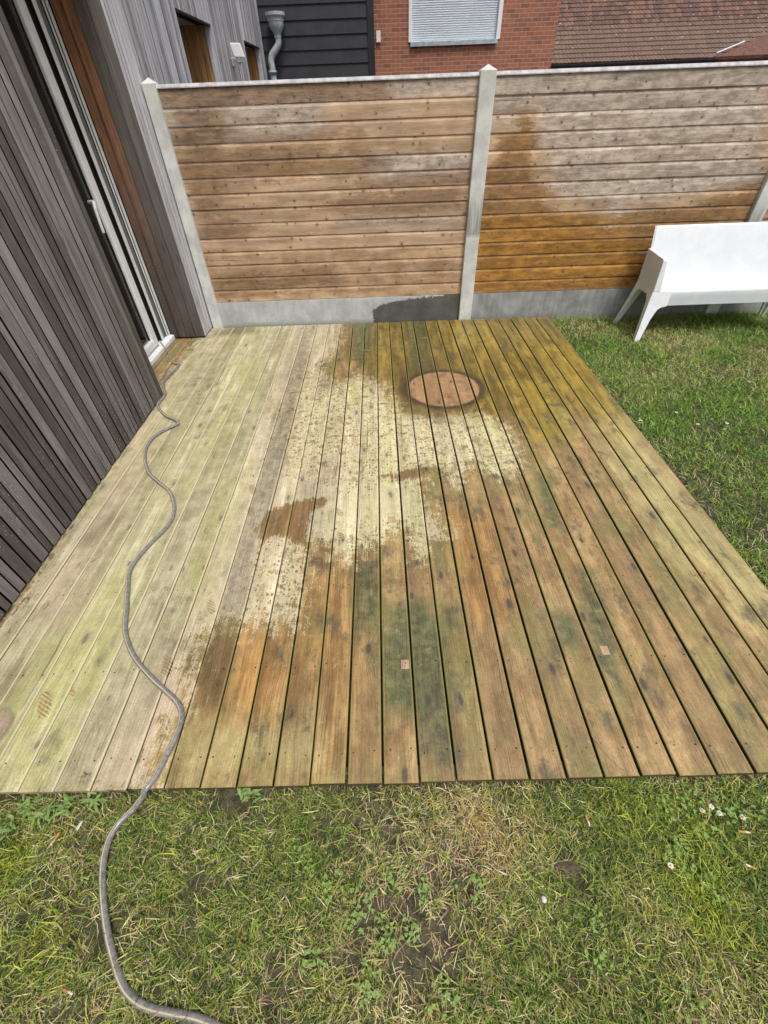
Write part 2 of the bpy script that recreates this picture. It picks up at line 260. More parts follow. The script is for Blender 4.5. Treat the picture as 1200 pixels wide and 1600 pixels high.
def wood_parts(n, across, along, third=None, knot_len=3.6, knot_thr=.5, grainscale=1.0, board=0.145, ks=(.05, .13)):
    """returns streak grain, ring lines, knot mask, knot rim, blotch noise for boards whose grain runs along 'along'"""
    bid = n.attr('bid'); bid2 = n.ma('FRACT', n.ma('MULTIPLY', bid, 57.3)); bid3 = n.ma('FRACT', n.ma('MULTIPLY', bid, 913.7))
    off = n.comb(n.ma('MULTIPLY', bid, 37.), n.ma('MULTIPLY', bid2, 61.), n.ma('MULTIPLY', bid3, 23.))
    third = 0.0 if third is None else third
    warp = n.noise(n.vm('ADD', n.comb(n.ma('MULTIPLY', across, 3.), n.ma('MULTIPLY', along, 1.2), third), off), 1.6, 2)
    ac = n.ma('ADD', across, n.ma('MULTIPLY', n.ma('SUBTRACT', warp, .5), .05))
    # knots
    kv = n.vm('ADD', n.comb(n.ma('MULTIPLY', across, 1 / board), n.ma('MULTIPLY', along, knot_len), 0.), off)
    vo = n.voro(kv, 1, 'F1', 1); d = vo['Distance']
    sel = n.sep(vo['Color']); on = n.ss(sel[0], knot_thr, knot_thr + .02)
    kn = n.noise(n.vm('ADD', n.comb(across, along, third), off), 60, 2)
    dd = n.ma('ADD', d, n.ma('MULTIPLY', n.ma('SUBTRACT', kn, .5), .07))
    size = n.lin(sel[1], 0, 1, ks[0], ks[1])
    knot = n.ma('MULTIPLY', on, n.ss(dd, n.ma('MULTIPLY', size, 1.15), n.ma('MULTIPLY', size, .55)))
    kn2 = n.noise(n.vm('ADD', n.comb(across, n.ma('MULTIPLY', along, .6), third), off), 26, 4, .7)
    rim = n.ma('MULTIPLY', on, n.ss(n.ma('ADD', dd, n.ma('MULTIPLY', n.ma('SUBTRACT', kn2, .5), .45)), n.ma('MULTIPLY', size, 2.7), n.ma('MULTIPLY', size, .9)))
    push = n.ma('MULTIPLY', on, n.ss(dd, .5, .0))
    # growth rings
    ph = n.ma('ADD', n.ma('MULTIPLY', ac, 470. * grainscale), n.ma('MULTIPLY', push, 20.))
    low = n.noise(n.vm('ADD', n.comb(n.ma('MULTIPLY', across, 6.), n.ma('MULTIPLY', along, .8), third), off), 1.0, 1)
    ph = n.ma('ADD', ph, n.ma('MULTIPLY', low, 60.))
    ring = n.ma('POWER', n.ma('ADD', n.ma('MULTIPLY', n.ma('SINE', ph), .5), .5), 2.2)
    rmod = n.noise(n.vm('ADD', n.comb(n.ma('MULTIPLY', across, 16.), n.ma('MULTIPLY', along, 2.5), third), off), 1.0, 3)
    ring = n.ma('MULTIPLY', ring, n.ss(rmod, .36, .68))
    # fine streaks
    sv = n.vm('ADD', n.comb(n.ma('MULTIPLY', ac, 55.), n.ma('MULTIPLY', along, 1.6), third), off)
    streak = n.noise(sv, 3.4 * grainscale, 5, .75)
    sv2 = n.vm('ADD', n.comb(n.ma('MULTIPLY', ac, 14.), n.ma('MULTIPLY', along, 1.0), third), off)
    streak2 = n.noise(sv2, 1.4, 3, .6)
    crack = n.ss(n.noise(n.vm('ADD', n.comb(n.ma('MULTIPLY', ac, 26.), n.ma('MULTIPLY', along, .55), third), off), 1.7, 2, .5), .715, .74)
    blot = n.noise(n.vm('ADD', n.comb(n.ma('MULTIPLY', across, 1.), n.ma('MULTIPLY', along, .5), third), off), 9, 4, .6)
    return dict(bid=bid, bid2=bid2, bid3=bid3, ring=ring, streak=streak, streak2=streak2, knot=knot, rim=rim, crack=crack, blot=blot, off=off)

# ------------------------------------------------------------------ materials
def mat_deck():
    n = N('deck_wood'); o = n.obj(); x, y, z = n.sep(o)
    w = wood_parts(n, x, y, None, 2.9, .62, 1.0, .145, (.03, .115))
    flat = n.comb(x, y, 0.)
    nb = n.noise(flat, 7, 5, .62); nf = n.noise(flat, 34, 4, .6); nff = n.noise(flat, 110, 3, .6)
    streaky = n.noise(n.comb(n.ma('MULTIPLY', x, 60.), n.ma('MULTIPLY', y, 6.), 0.), 1.0, 5, .7)
    def mask(name, amp=.5, e=.2, ns=None, bj=.3):
        f = n.attr(name); ns = nb if ns is None else ns
        jit = n.ma('ADD', n.ma('MULTIPLY', n.ma('SUBTRACT', ns, .5), amp * 2), n.ma('MULTIPLY', n.ma('SUBTRACT', w['bid2'], .5), bj))
        v = n.ma('ADD', f, n.ma('MULTIPLY', jit, n.ss(f, 0., .12)))
        return n.ss(v, .5 - e, .5 + e)
    n18 = n.noise(flat, 17, 5, .68)
    edge_noise = n.ma('ADD', n.ma('MULTIPLY', n18, .42), n.ma('ADD', n.ma('MULTIPLY', streaky, .40), n.ma('MULTIPLY', nff, .18)))
    dry = mask('dry', 1.9, .09, edge_noise, .12)
    damp = n.ma('SUBTRACT', 1., mask('dry', .9, .34, edge_noise, .1))
    pocket = mask('pocket', 1.5, .08, edge_noise, .1)
    dry = n.ma('MULTIPLY', dry, n.ma('SUBTRACT', 1., pocket))
    # speckles of splashed water on the dry boards
    spk = n.voro(n.comb(n.ma('MULTIPLY', x, 1.), n.ma('MULTIPLY', y, .75), 0.), 42, 'F1', 1)
    spd = n.ma('ADD', spk['Distance'], n.ma('MULTIPLY', n.ma('SUBTRACT', nff, .5), .5))
    spz = n.ma('MULTIPLY', n.attr('splash'), n.ss(n.ma('ADD', n18, n.ma('MULTIPLY', n.sep(spk['Color'])[0], .4)), .62, .9))
    sps = n.lin(n.sep(spk['Color'])[1], 0., 1., .10, .46)
    speck = n.ma('MULTIPLY', n.ss(spd, sps, n.ma('MULTIPLY', sps, .7)), n.ss(spz, .1, .3))
    big = n.ma('MULTIPLY', n.ss(n.noise(flat, 14, 6, .72), .545, .585), n.ss(n.attr('splash'), .3, .7))
    dry = n.ma('MULTIPLY', dry, n.ma('SUBTRACT', 1., n.ma('MAXIMUM', speck, n.ma('MULTIPLY', big, .8))))
    # footprints: small striped wet marks
    fp = n.ma('MULTIPLY', n.ss(n.ma('ADD', n.attr('spot'), n.ma('MULTIPLY', n.ma('SUBTRACT', nf, .5), .5)), .48, .56),
              n.ss(n.ma('SINE', n.ma('ADD', n.ma('MULTIPLY', n.ma('ADD', y, n.ma('MULTIPLY', x, .5)), 380.), n.ma('MULTIPLY', nf, 9.))), -.5, .0))
    dry = n.ma('MULTIPLY', dry, n.ma('SUBTRACT', 1., n.ma('MULTIPLY', fp, .9)))
    # dry colours
    cloud = n.noise(n.comb(x, n.ma('MULTIPLY', y, .45), 3.), 9, 6, .72)
    cd = n.mix(n.ss(nb, .36, .66), (.375, .34, .205), (.52, .47, .305))
    cd = n.mix(n.ma('MULTIPLY', n.ss(w['bid'], .35, .9), .6), cd, (.47, .375, .265))
    cd = n.mix(n.ma('MULTIPLY', n.ss(n.ma('ADD', cloud, n.ma('MULTIPLY', n.ma('SUBTRACT', w['bid2'], .5), .3)), .47, .66), .5), cd, (.36, .345, .17))
    cd = n.mix(n.ma('MULTIPLY', mask('moss', 1.0, .5, cloud), .55), cd, (.42, .42, .15))
    cd = n.mix(n.ma('MULTIPLY', mask('pink', .8, .5, cloud), .7), cd, (.53, .405, .295))
    cd = n.mix(n.ma('MULTIPLY', mask('bright', .9, .45, edge_noise), .72), cd, (.60, .55, .325))
    cd = n.mix(n.ma('MULTIPLY', n.ss(n.ma('ADD', w['streak2'], n.ma('MULTIPLY', cloud, .6)), .86, 1.06), .5), cd, (.62, .59, .46))
    cd = n.mix(n.ma('MULTIPLY', mask('grey', .7, .45, edge_noise), .62), cd, n.mix(n.ss(n18, .4, .6), (.20, .165, .125), (.31, .27, .215)))
    cd = n.mix(n.ma('MULTIPLY', n.ss(n.noise(n.comb(x, n.ma('MULTIPLY', y, .5), 8.), 6.3, 6, .72), .56, .69), .7), cd, (.19, .185, .115))
    # transition to the wet side turns yellow green
    tr = n.ma('MULTIPLY', n.ss(n.attr('splash'), .25, .8), n.ss(n.ma('ADD', cloud, n.ma('MULTIPLY', n.attr('olive'), .5)), .48, .8))
    cd = n.mix(n.ma('MULTIPLY', tr, .65), cd, (.36, .33, .10))
    cd = n.mix(n.ma('MULTIPLY', damp, .62), cd, n.mix(n.ss(cloud, .4, .6), (.31, .25, .115), (.40, .33, .15)))
    # wet colours
    cw = n.mix(n.ss(cloud, .38, .64), (.215, .138, .056), (.41, .28, .125))
    cw = n.mix(n.ma('MULTIPLY', n.ss(w['bid2'], .25, .95), .35), cw, (.33, .205, .105))
    cw = n.mix(n.ma('MULTIPLY', n.ss(n.noise(n.comb(x, n.ma('MULTIPLY', y, .5), 5.), 5.1, 6, .7), .45, .64), .7), cw, (.215, .20, .068))
    cw = n.mix(n.ma('MULTIPLY', mask('orange', .7, .5, cloud), .72), cw, n.mix(n.ss(w['streak2'], .38, .62), (.25, .12, .035), (.46, .25, .075)))
    cw = n.mix(n.ma('MULTIPLY', pocket, .62), cw, (.19, .12, .06))
    cw = n.mix(n.ma('MULTIPLY', mask('pale', .9, .5, cloud), .72), cw, (.455, .395, .175))
    cw = n.mix(n.ma('MULTIPLY', mask('olive', .6, .45, cloud), .85), cw, n.mix(n.ss(n.ma('ADD', n.ma('MULTIPLY', w['streak2'], .5), n.ma('MULTIPLY', cloud, .5)), .40, .60), (.115, .085, .016), (.27, .185, .032)))
    cw = n.mix(n.ma('MULTIPLY', mask('gold', .9, .5, cloud), .42), cw, (.43, .315, .045))
    cw = n.mix(n.ma('MULTIPLY', mask('green', .8, .45, cloud, .15), .70), cw, n.mix(n.ss(n18, .4, .62), (.032, .056, .030), (.095, .125, .052)))
    cw = n.mix(n.ma('MULTIPLY', n.ss(n.noise(n.comb(x, n.ma('MULTIPLY', y, .6), 1.), 7.7, 6, .72), .54, .66), .75), cw, (.095, .085, .055))
    cw = n.mix(n.ma('MULTIPLY', n.ss(n.noise(flat, 13, 6, .75), .57, .70), .5), cw, (.45, .345, .185))
    cw = n.mix(n.ma('MULTIPLY', n.ss(n.noise(n.comb(n.ma('MULTIPLY', x, 3.), y, 2.), 24, 5, .75), .60, .72), .5), cw, (.20, .205, .07))
    col = n.mix(dry, cw, cd)
    col = n.mix(n.ma('MULTIPLY', mask('dark', .6, .45), .6), col, (.11, .075, .035))
    # clean square marks left by furniture feet
    sqm = None
    for i, (sx, sy) in enumerate(SQUARES[:3]):
        dx = n.ma('ABSOLUTE', n.ma('SUBTRACT', x, sx)); dy = n.ma('ABSOLUTE', n.ma('SUBTRACT', y, sy))
        d = n.ma('ADD', n.ma('MAXIMUM', n.ma('MULTIPLY', dx, 1.25), dy), n.ma('MULTIPLY', n.ma('SUBTRACT', nff, .5), .006))
        q = n.ss(d, .026, .022); rimq = n.ss(d, .031, .027)
        col = n.mix(n.ma('MULTIPLY', rimq, .5), col, (.1, .08, .045))
        col = n.mix(n.ma('MULTIPLY', q, .85), col, (.50, .33, .20))
    # the round insert is a cleaner pink disc with a dark rim
    dx = n.ma('SUBTRACT', x, .577); dy = n.ma('SUBTRACT', y, 3.80)
    rr = n.ma('ADD', n.ma('SQRT', n.ma('ADD', n.ma('MULTIPLY', dx, dx), n.ma('MULTIPLY', dy, dy))), n.ma('MULTIPLY', n.ma('SUBTRACT', nff, .5), .02))
    nrim = n.noise(flat, 21, 4, .7)
    rr = n.ma('ADD', rr, n.ma('MULTIPLY', n.ma('SUBTRACT', nrim, .5), .03))
    disc = n.ss(rr, .366, .350); halo = n.ma('MULTIPLY', n.ss(rr, .46, .37), .8)
    col = n.mix(halo, col, (.075, .058, .016))
    pinkc = n.mix(n.ss(n.ma('ADD', nb, n.ma('MULTIPLY', n.ma('SUBTRACT', w['bid'], .5), .3)), .36, .62), (.24, .135, .062), (.40, .235, .12))
    pinkc = n.mix(n.ma('MULTIPLY', n.ss(n18, .56, .68), .6), pinkc, (.52, .38, .26))
    pinkc = n.mix(n.ma('MULTIPLY', n.ss(cloud, .55, .68), .6), pinkc, (.20, .12, .08))
    col = n.mix(n.ma('MULTIPLY', disc, .86), col, pinkc)
    band = n.ma('MULTIPLY', n.ss(n.ma('ABSOLUTE', n.ma('SUBTRACT', rr, .362)), .030, .018), n.ss(n.noise(flat, 8, 4, .7), .26, .42))
    col = n.mix(n.ma('MULTIPLY', band, .9), col, (.06, .045, .034))
    dx = n.ma('SUBTRACT', x, DISC2[0]); dy = n.ma('SUBTRACT', y, DISC2[1])
    rr = n.ma('ADD', n.ma('SQRT', n.ma('ADD', n.ma('MULTIPLY', dx, dx), n.ma('MULTIPLY', dy, dy))), n.ma('MULTIPLY', n.ma('SUBTRACT', nf, .5), .03))
    col = n.mix(n.ma('MULTIPLY', n.ss(rr, .105, .09), .7), col, (.24, .225, .15)); col = n.mix(n.ma('MULTIPLY', n.ss(rr, .085, .07), .85), col, (.40, .29, .21))
    # grain
    tone = n.lin(n.ma('ADD', n.ma('MULTIPLY', w['streak'], .6), n.ma('MULTIPLY', w['streak2'], .4)), .32, .68, .58, 1.30)
    tone = n.ma('MULTIPLY', tone, n.lin(w['ring'], 0., 1., 1.05, n.mix(dry, (.74, .74, .74), (.84, .84, .84))))
    tone = n.ma('MULTIPLY', tone, n.lin(w['bid3'], 0., 1., .84, 1.12))
    tone = n.ma('MULTIPLY', tone, n.lin(nff, .3, .7, .84, 1.16))
    tone = n.ma('MULTIPLY', tone, n.lin(n18, .3, .7, .86, 1.14))
    col = n.mix(1., col, n.comb(tone, tone, tone), 'MULTIPLY')
    col = n.mix(n.ma('MULTIPLY', w['rim'], .36), col, n.mix(dry, (.10, .085, .06), (.27, .245, .17)))
    col = n.mix(n.ma('MULTIPLY', w['knot'], .8), col, n.mix(dry, (.06, .048, .036), (.16, .14, .095)))
    col = n.mix(n.ma('MULTIPLY', w['crack'], .6), col, (.07, .05, .03))
    # pale arrises, the lit edge line put into their colour; darker side faces
    sidem = n.ss(z, -.003, -.008)
    col = n.mix(n.ma('MULTIPLY', n.ss(n.attr('arris'), .3, .95), n.mix(dry, (.55, .55, .55), (.75, .75, .75))), col, n.mix(dry, (.29, .25, .085), (.60, .52, .34)))
    col = n.mix(sidem, col, n.mix(dry, (.07, .055, .02), (.34, .26, .15)))
    ro = n.ma('ADD', n.mix(dry, (.33, .33, .33), (.82, .82, .82)), n.ma('MULTIPLY', n.ma('SUBTRACT', nf, .5), .35))
    n.fin(col, ro, n.mix(dry, (.5, .5, .5), (.2, .2, .2)))
    h = n.ma('ADD', n.ma('MULTIPLY', w['streak'], .7), n.ma('ADD', n.ma('MULTIPLY', w['ring'], -.28), n.ma('MULTIPLY', w['crack'], -1.)))
    n.bump(n.ma('ADD', h, n.ma('MULTIPLY', nff, .3)), .42, .004)
    return n.m

def mat_fence():
    n = N('fence_wood'); x, y, z = n.sep(n.obj())
    w = wood_parts(n, z, x, None, 6.5, .22, 1.0, .136, (.03, .085))
    flat = n.comb(x, z, 0.)
    nb = n.noise(n.comb(n.ma('MULTIPLY', x, .6), z, 0.), 6, 5, .62); nf = n.noise(n.comb(n.ma('MULTIPLY', x, .35), z, 0.), 34, 4, .65)
    def mask(name, amp, e, ns):
        f = n.attr(name)
        jit = n.ma('ADD', n.ma('MULTIPLY', n.ma('SUBTRACT', ns, .5), amp * 2), n.ma('MULTIPLY', n.ma('SUBTRACT', w['bid2'], .5), .55))
        v = n.ma('ADD', f, n.ma('MULTIPLY', jit, n.ss(f, 0., .12)))
        return n.ss(v, .5 - e, .5 + e)
    n18 = n.noise(n.comb(n.ma('MULTIPLY', x, .4), z, 4.), 16, 6, .72)
    mixn = n.ma('ADD', n.ma('MULTIPLY', n18, .6), n.ma('MULTIPLY', nf, .4))
    c = n.mix(n.ss(nb, .35, .65), (.36, .225, .125), (.56, .39, .245))
    c = n.mix(n.ma('MULTIPLY', n.ss(w['bid'], .1, .95), .5), c, (.55, .40, .285))
    c = n.mix(n.ma('MULTIPLY', mask('grey', .9, .45, mixn), .85), c, n.mix(n.ss(n18, .38, .62), (.32, .265, .22), (.60, .52, .44)))
    c = n.mix(n.ma('MULTIPLY', mask('brown', 1.5, .36, mixn), .78), c, n.mix(n.ss(n18, .4, .6), (.16, .10, .058), (.31, .19, .10)))
    c = n.mix(n.ma('MULTIPLY', mask('orange', 1.5, .22, mixn), .85), c, n.mix(n.ss(n18, .36, .64), (.15, .078, .028), (.34, .185, .065)))
    c = n.mix(n.ma('MULTIPLY', mask('strong', 1.2, .5, mixn), .62), c, n.mix(n.ss(n18, .35, .65), (.27, .115, .012), (.54, .255, .03)))
    c = n.mix(n.ma('MULTIPLY', n.ss(n.noise(n.comb(n.ma('MULTIPLY', x, .3), z, 9.), 21, 6, .75), .56, .70), .55), c, (.15, .105, .075))
    c = n.mix(n.ma('MULTIPLY', n.ss(n.noise(n.comb(n.ma('MULTIPLY', x, .25), z, 1.), 27, 6, .75), .58, .72), .4), c, (.52, .41, .31))
    tone = n.lin(n.ma('ADD', n.ma('MULTIPLY', w['streak'], .5), n.ma('MULTIPLY', w['streak2'], .5)), .32, .68, .60, 1.28)
    tone = n.ma('MULTIPLY', tone, n.lin(w['ring'], 0., 1., 1.05, .86))
    tone = n.ma('MULTIPLY', tone, n.lin(w['bid3'], 0., 1., .9, 1.1))
    c = n.mix(1., c, n.comb(tone, tone, tone), 'MULTIPLY')
    c = n.mix(n.ma('MULTIPLY', w['rim'], .4), c, (.20, .11, .05))
    c = n.mix(n.ma('MULTIPLY', w['knot'], .8), c, (.085, .05, .03))
    c = n.mix(n.ma('MULTIPLY', w['crack'], .5), c, (.10, .06, .035))
    wetm = n.ma('MAXIMUM', mask('orange', .8, .2, mixn), mask('brown', .8, .2, mixn))
    n.fin(c, n.mix(wetm, (.75, .75, .75), (.5, .5, .5)), .3)
    n.bump(n.ma('ADD', n.ma('MULTIPLY', w['streak'], .8), n.ma('MULTIPLY', w['ring'], -.25)), .35, .004)
    return n.m

def mat_cladding(name, dark, light, warm=None, warm_f=0., topz=(0.2, 2.4), horizontal=False):
    """silvered vertical boards: grain along z"""
    n = N(name); x, y, z = n.sep(n.obj())
    ac = n.ma('ADD', x, y)
    w = wood_parts(n, ac, z, None, 2.0, .72, 1.1, .09)
    nb = n.noise(n.obj(), 2.2, 4, .6); nf = n.noise(n.comb(n.ma('MULTIPLY', ac, 12.), n.ma('MULTIPLY', z, .8), 0.), 3.5, 4, .65)
    f = n.ma('ADD', n.ma('MULTIPLY', nb, .35), n.ma('ADD', n.ma('MULTIPLY', w['bid2'], .5), n.ma('MULTIPLY', nf, .35)))
    c = n.mix(n.ss(f, .32, .78), dark, light)
    c = n.mix(n.ma('MULTIPLY', n.ss(w['bid3'], .72, .95), .35), c, (.20, .15, .11))
    # boards darken toward the ground: ambient shade put into the colour
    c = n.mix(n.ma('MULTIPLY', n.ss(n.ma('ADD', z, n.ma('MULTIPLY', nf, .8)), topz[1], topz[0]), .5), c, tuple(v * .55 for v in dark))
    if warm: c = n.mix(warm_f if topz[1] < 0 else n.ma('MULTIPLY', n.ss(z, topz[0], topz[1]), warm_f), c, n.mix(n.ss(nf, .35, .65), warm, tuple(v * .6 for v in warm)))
    tone = n.lin(n.ma('ADD', n.ma('MULTIPLY', w['streak'], .6), n.ma('MULTIPLY', w['streak2'], .4)), .32, .68, .52, 1.42)
    tone = n.ma('MULTIPLY', tone, n.lin(w['ring'], 0., 1., 1.06, .84))
    c = n.mix(1., c, n.comb(tone, tone, tone), 'MULTIPLY')
    c = n.mix(n.ma('MULTIPLY', w['knot'], .5), c, (.06, .05, .045))
    # pale flecks and drips
    fl = n.ma('MULTIPLY', n.ss(n.voro(n.comb(n.ma('MULTIPLY', ac, 1.), n.ma('MULTIPLY', z, .8), 0.), 26)['Distance'], .10, .06), n.ss(n.noise(n.obj(), 1.4, 2), .52, .62))
    c = n.mix(n.ma('MULTIPLY', fl, .7), c, (.5, .48, .45))
    n.fin(c, .78, .3)
    n.bump(n.ma('ADD', w['streak'], n.ma('MULTIPLY', w['ring'], -.3)), .45, .005)
    return n.m

def mat_concrete(name, base=(.50, .51, .49), wet=False):
    n = N(name); o = n.obj(); x, y, z = n.sep(o)
    nb = n.noise(o, 5, 5, .65); nf = n.noise(o, 70, 3, .6); st = n.noise(n.comb(n.ma('MULTIPLY', x, 18.), n.ma('MULTIPLY', z, 1.6), y), 1.6, 4, .6)
    c = n.mix(n.ss(nb, .3, .7), tuple(v * .78 for v in base), tuple(min(v * 1.12, .8) for v in base))
    c = n.mix(n.ma('MULTIPLY', n.ss(st, .5, .75), .35), c, tuple(v * .6 for v in base))
    c = n.mix(n.ma('MULTIPLY', n.ss(nf, .62, .72), .5), c, tuple(v * .5 for v in base))
    c = n.mix(n.ma('MULTIPLY', n.ss(z, .06, -.02), n.ss(nb, .3, .6, .1, .55)), c, (.20, .22, .10))
    ro = .85
    if wet:
        f = n.attr('wet'); v = n.ma('ADD', f, n.ma('MULTIPLY', n.ma('ADD', n.ma('MULTIPLY', n.ma('SUBTRACT', n.noise(o, 22, 5, .7), .5), 1.5), n.ma('MULTIPLY', n.ma('SUBTRACT', nf, .5), .5)), n.ss(f, 0., .12)))
        m = n.ss(v, .36, .6)
        c = n.mix(m, c, n.mix(n.ss(nb, .3, .7), (.085, .085, .077), (.135, .135, .125)))
        m2 = n.attr('damp'); c = n.mix(n.ma('MULTIPLY', m2, n.lin(st, .3, .7, .6, 1.)), c, n.mix(n.ss(nb, .35, .65), (.15, .155, .15), (.25, .255, .25)))
        ro = n.mix(m, (.85, .85, .85), (.55, .55, .55))
    n.fin(c, ro, .3); n.bump(n.ma('ADD', nf, nb), .25, .004)
    return n.m

def mat_post():
    n = N('concrete_post'); o = n.obj(); x, y, z = n.sep(o)
    nb = n.noise(o, 6, 5, .65); nf = n.noise(o, 90, 3, .6); st = n.noise(n.comb(n.ma('MULTIPLY', x, 40.), n.ma('MULTIPLY', z, 2.), y), 1.4, 4, .6)
    c = n.mix(n.ss(nb, .3, .7), (.50, .515, .50), (.70, .715, .69))
    c = n.mix(n.ma('MULTIPLY', n.ss(nf, .6, .7), .45), c, (.25, .26, .22))
    c = n.mix(n.ma('MULTIPLY', n.ss(n.ma('ADD', z, n.ma('MULTIPLY', nb, .5)), 1.9, 2.5), .3), c, (.44, .46, .32))
    streak = n.ma('MULTIPLY', n.attr('wet'), n.ss(n.ma('ADD', st, n.ma('MULTIPLY', nb, .4)), .45, .8))
    c = n.mix(n.ma('MULTIPLY', streak, .75), c, (.16, .165, .15))
    n.fin(c, .8, .3); n.bump(n.ma('ADD', nf, nb), .3, .004)
    return n.m

def mat_plain(name, col, rough=.5, spec=.4, var=.12, scale=8, bump=0., metal=0.):
    n = N(name); o = n.obj(); nb = n.noise(o, scale, 5, .6)
    c = n.mix(n.ss(nb, .3, .7), tuple(v * (1 - var) for v in col), tuple(min(v * (1 + var), .9) for v in col))
    n.fin(c, n.ma('ADD', rough, n.ma('MULTIPLY', n.ma('SUBTRACT', nb, .5), .2)), spec)
    n.b.inputs['Metallic'].default_value = metal
    if bump: n.bump(n.noise(o, scale * 12, 3), bump, .003)
    return n.m

def mat_bench():
    n = N('white_bench_plastic'); o = n.obj(); a = n.noise(o, 2.5, 5, .7); b = n.noise(o, 40, 3, .6)
    c = n.mix(n.ss(a, .35, .65), (.66, .69, .73), (.74, .76, .78))
    c = n.mix(n.ma('MULTIPLY', n.ss(n.ma('ADD', a, n.ma('MULTIPLY', b, .25)), .68, .82), .4), c, (.48, .49, .48))
    n.fin(c, n.lin(b, .3, .7, .34, .5), .4); n.bump(b, .05, .002); return n.m

def mat_brick():
    n = N('red_brick'); x, y, z = n.sep(n.obj())
    v = n.comb(n.ma('ADD', x, y), z, 0.)
    b = n.new('ShaderNodeTexBrick'); n.put(b.inputs['Vector'], v)
    b.inputs['Scale'].default_value = 1.0; b.inputs['Brick Width'].default_value = .225; b.inputs['Row Height'].default_value = .077
    b.inputs['Mortar Size'].default_value = .006; b.inputs['Mortar Smooth'].default_value = .2; b.inputs['Bias'].default_value = -.1
    b.inputs['Color1'].default_value = (.40, .15, .085, 1); b.inputs['Color2'].default_value = (.21, .09, .068, 1); b.inputs['Mortar'].default_value = (.42, .33, .27, 1)
    nb = n.noise(n.obj(), 1.7, 4, .6); nf = n.noise(n.obj(), 26, 4, .6)
    c = n.mix(n.ma('MULTIPLY', n.ss(nf, .45, .7), .45), b.outputs['Color'], (.16, .075, .06))
    c = n.mix(n.ma('MULTIPLY', n.ss(nb, .4, .7), .3), c, (.45, .2, .12))
    n.fin(c, .85, .25); n.bump(n.ma('ADD', n.ma('MULTIPLY', b.outputs['Fac'], -1.), n.ma('MULTIPLY', nf, .4)), .5, .008)
    return n.m

def mat_tiles():
    n = N('clay_roof_tiles'); x, y, z = n.sep(n.obj())
    bid = n.attr('bid'); row = n.attr('row')
    nb = n.noise(n.obj(), .9, 5, .65); nf = n.noise(n.obj(), 9, 4, .65)
    c = n.mix(bid, (.095, .062, .054), (.145, .083, .067))
    c = n.mix(n.ma('MULTIPLY', n.ss(n.ma('ADD', nb, n.ma('MULTIPLY', n.ma('SUBTRACT', bid, .5), .3)), .42, .7), .6), c, (.23, .125, .09))
    c = n.mix(n.ma('MULTIPLY', n.ss(n.ma('ADD', row, n.ma('MULTIPLY', n.ma('SUBTRACT', nb, .5), .25)), .56, .44), .62), c, (.165, .115, .09))
    c = n.mix(n.ma('MULTIPLY', n.ss(nf, .56, .75), .5), c, (.10, .065, .05))
    lich = n.ss(n.voro(n.obj(), 2.6, dim='3D')['Distance'], .13, .06)
    c = n.mix(n.ma('MULTIPLY', lich, .6), c, (.45, .40, .32))
    n.fin(c, .85, .25); n.bump(nf, .3, .01)
    return n.m

def mat_ground():
    n = N('lawn_soil'); o = n.obj(); nb = n.noise(o, 1.1, 5, .65); nf = n.noise(o, 24, 5, .65); nff = n.noise(o, 120, 3, .6)
    soil = n.mix(n.ss(nf, .35, .65), (.050, .038, .028), (.14, .108, .082))
    soil = n.mix(n.ma('MULTIPLY', n.ss(nff, .55, .75), .5), soil, (.17, .13, .085))
    c = n.mix(n.ma('MULTIPLY', n.ss(n.ma('ADD', nb, n.ma('MULTIPLY', nf, .4)), .6, .9), .5), soil, (.07, .085, .03))
    n.fin(c, .95, .1); n.bump(n.ma('ADD', nf, n.ma('MULTIPLY', nff, .5)), .8, .03)
    return n.m

def mat_tint(name, rough=.6, spec=.25, trans=.25):
    n = N(name); c = n.attr('tint', 'Color'); n.fin(c, rough, spec)
    if trans:
        tr = n.new('ShaderNodeBsdfTranslucent'); n.put(tr.inputs['Color'], c); mx = n.new('ShaderNodeMixShader'); mx.inputs[0].default_value = trans
        n.t.links.new(n.b.outputs[0], mx.inputs[1]); n.t.links.new(tr.outputs[0], mx.inputs[2]); n.t.links.new(mx.outputs[0], n.out.inputs['Surface'])
    return n.m

def mat_glass():
    n = N('window_glass'); n.fin((.9, .95, .93), .02, .5); n.b.inputs['Transmission Weight'].default_value = 1.0; n.b.inputs['IOR'].default_value = 1.45
    return n.m

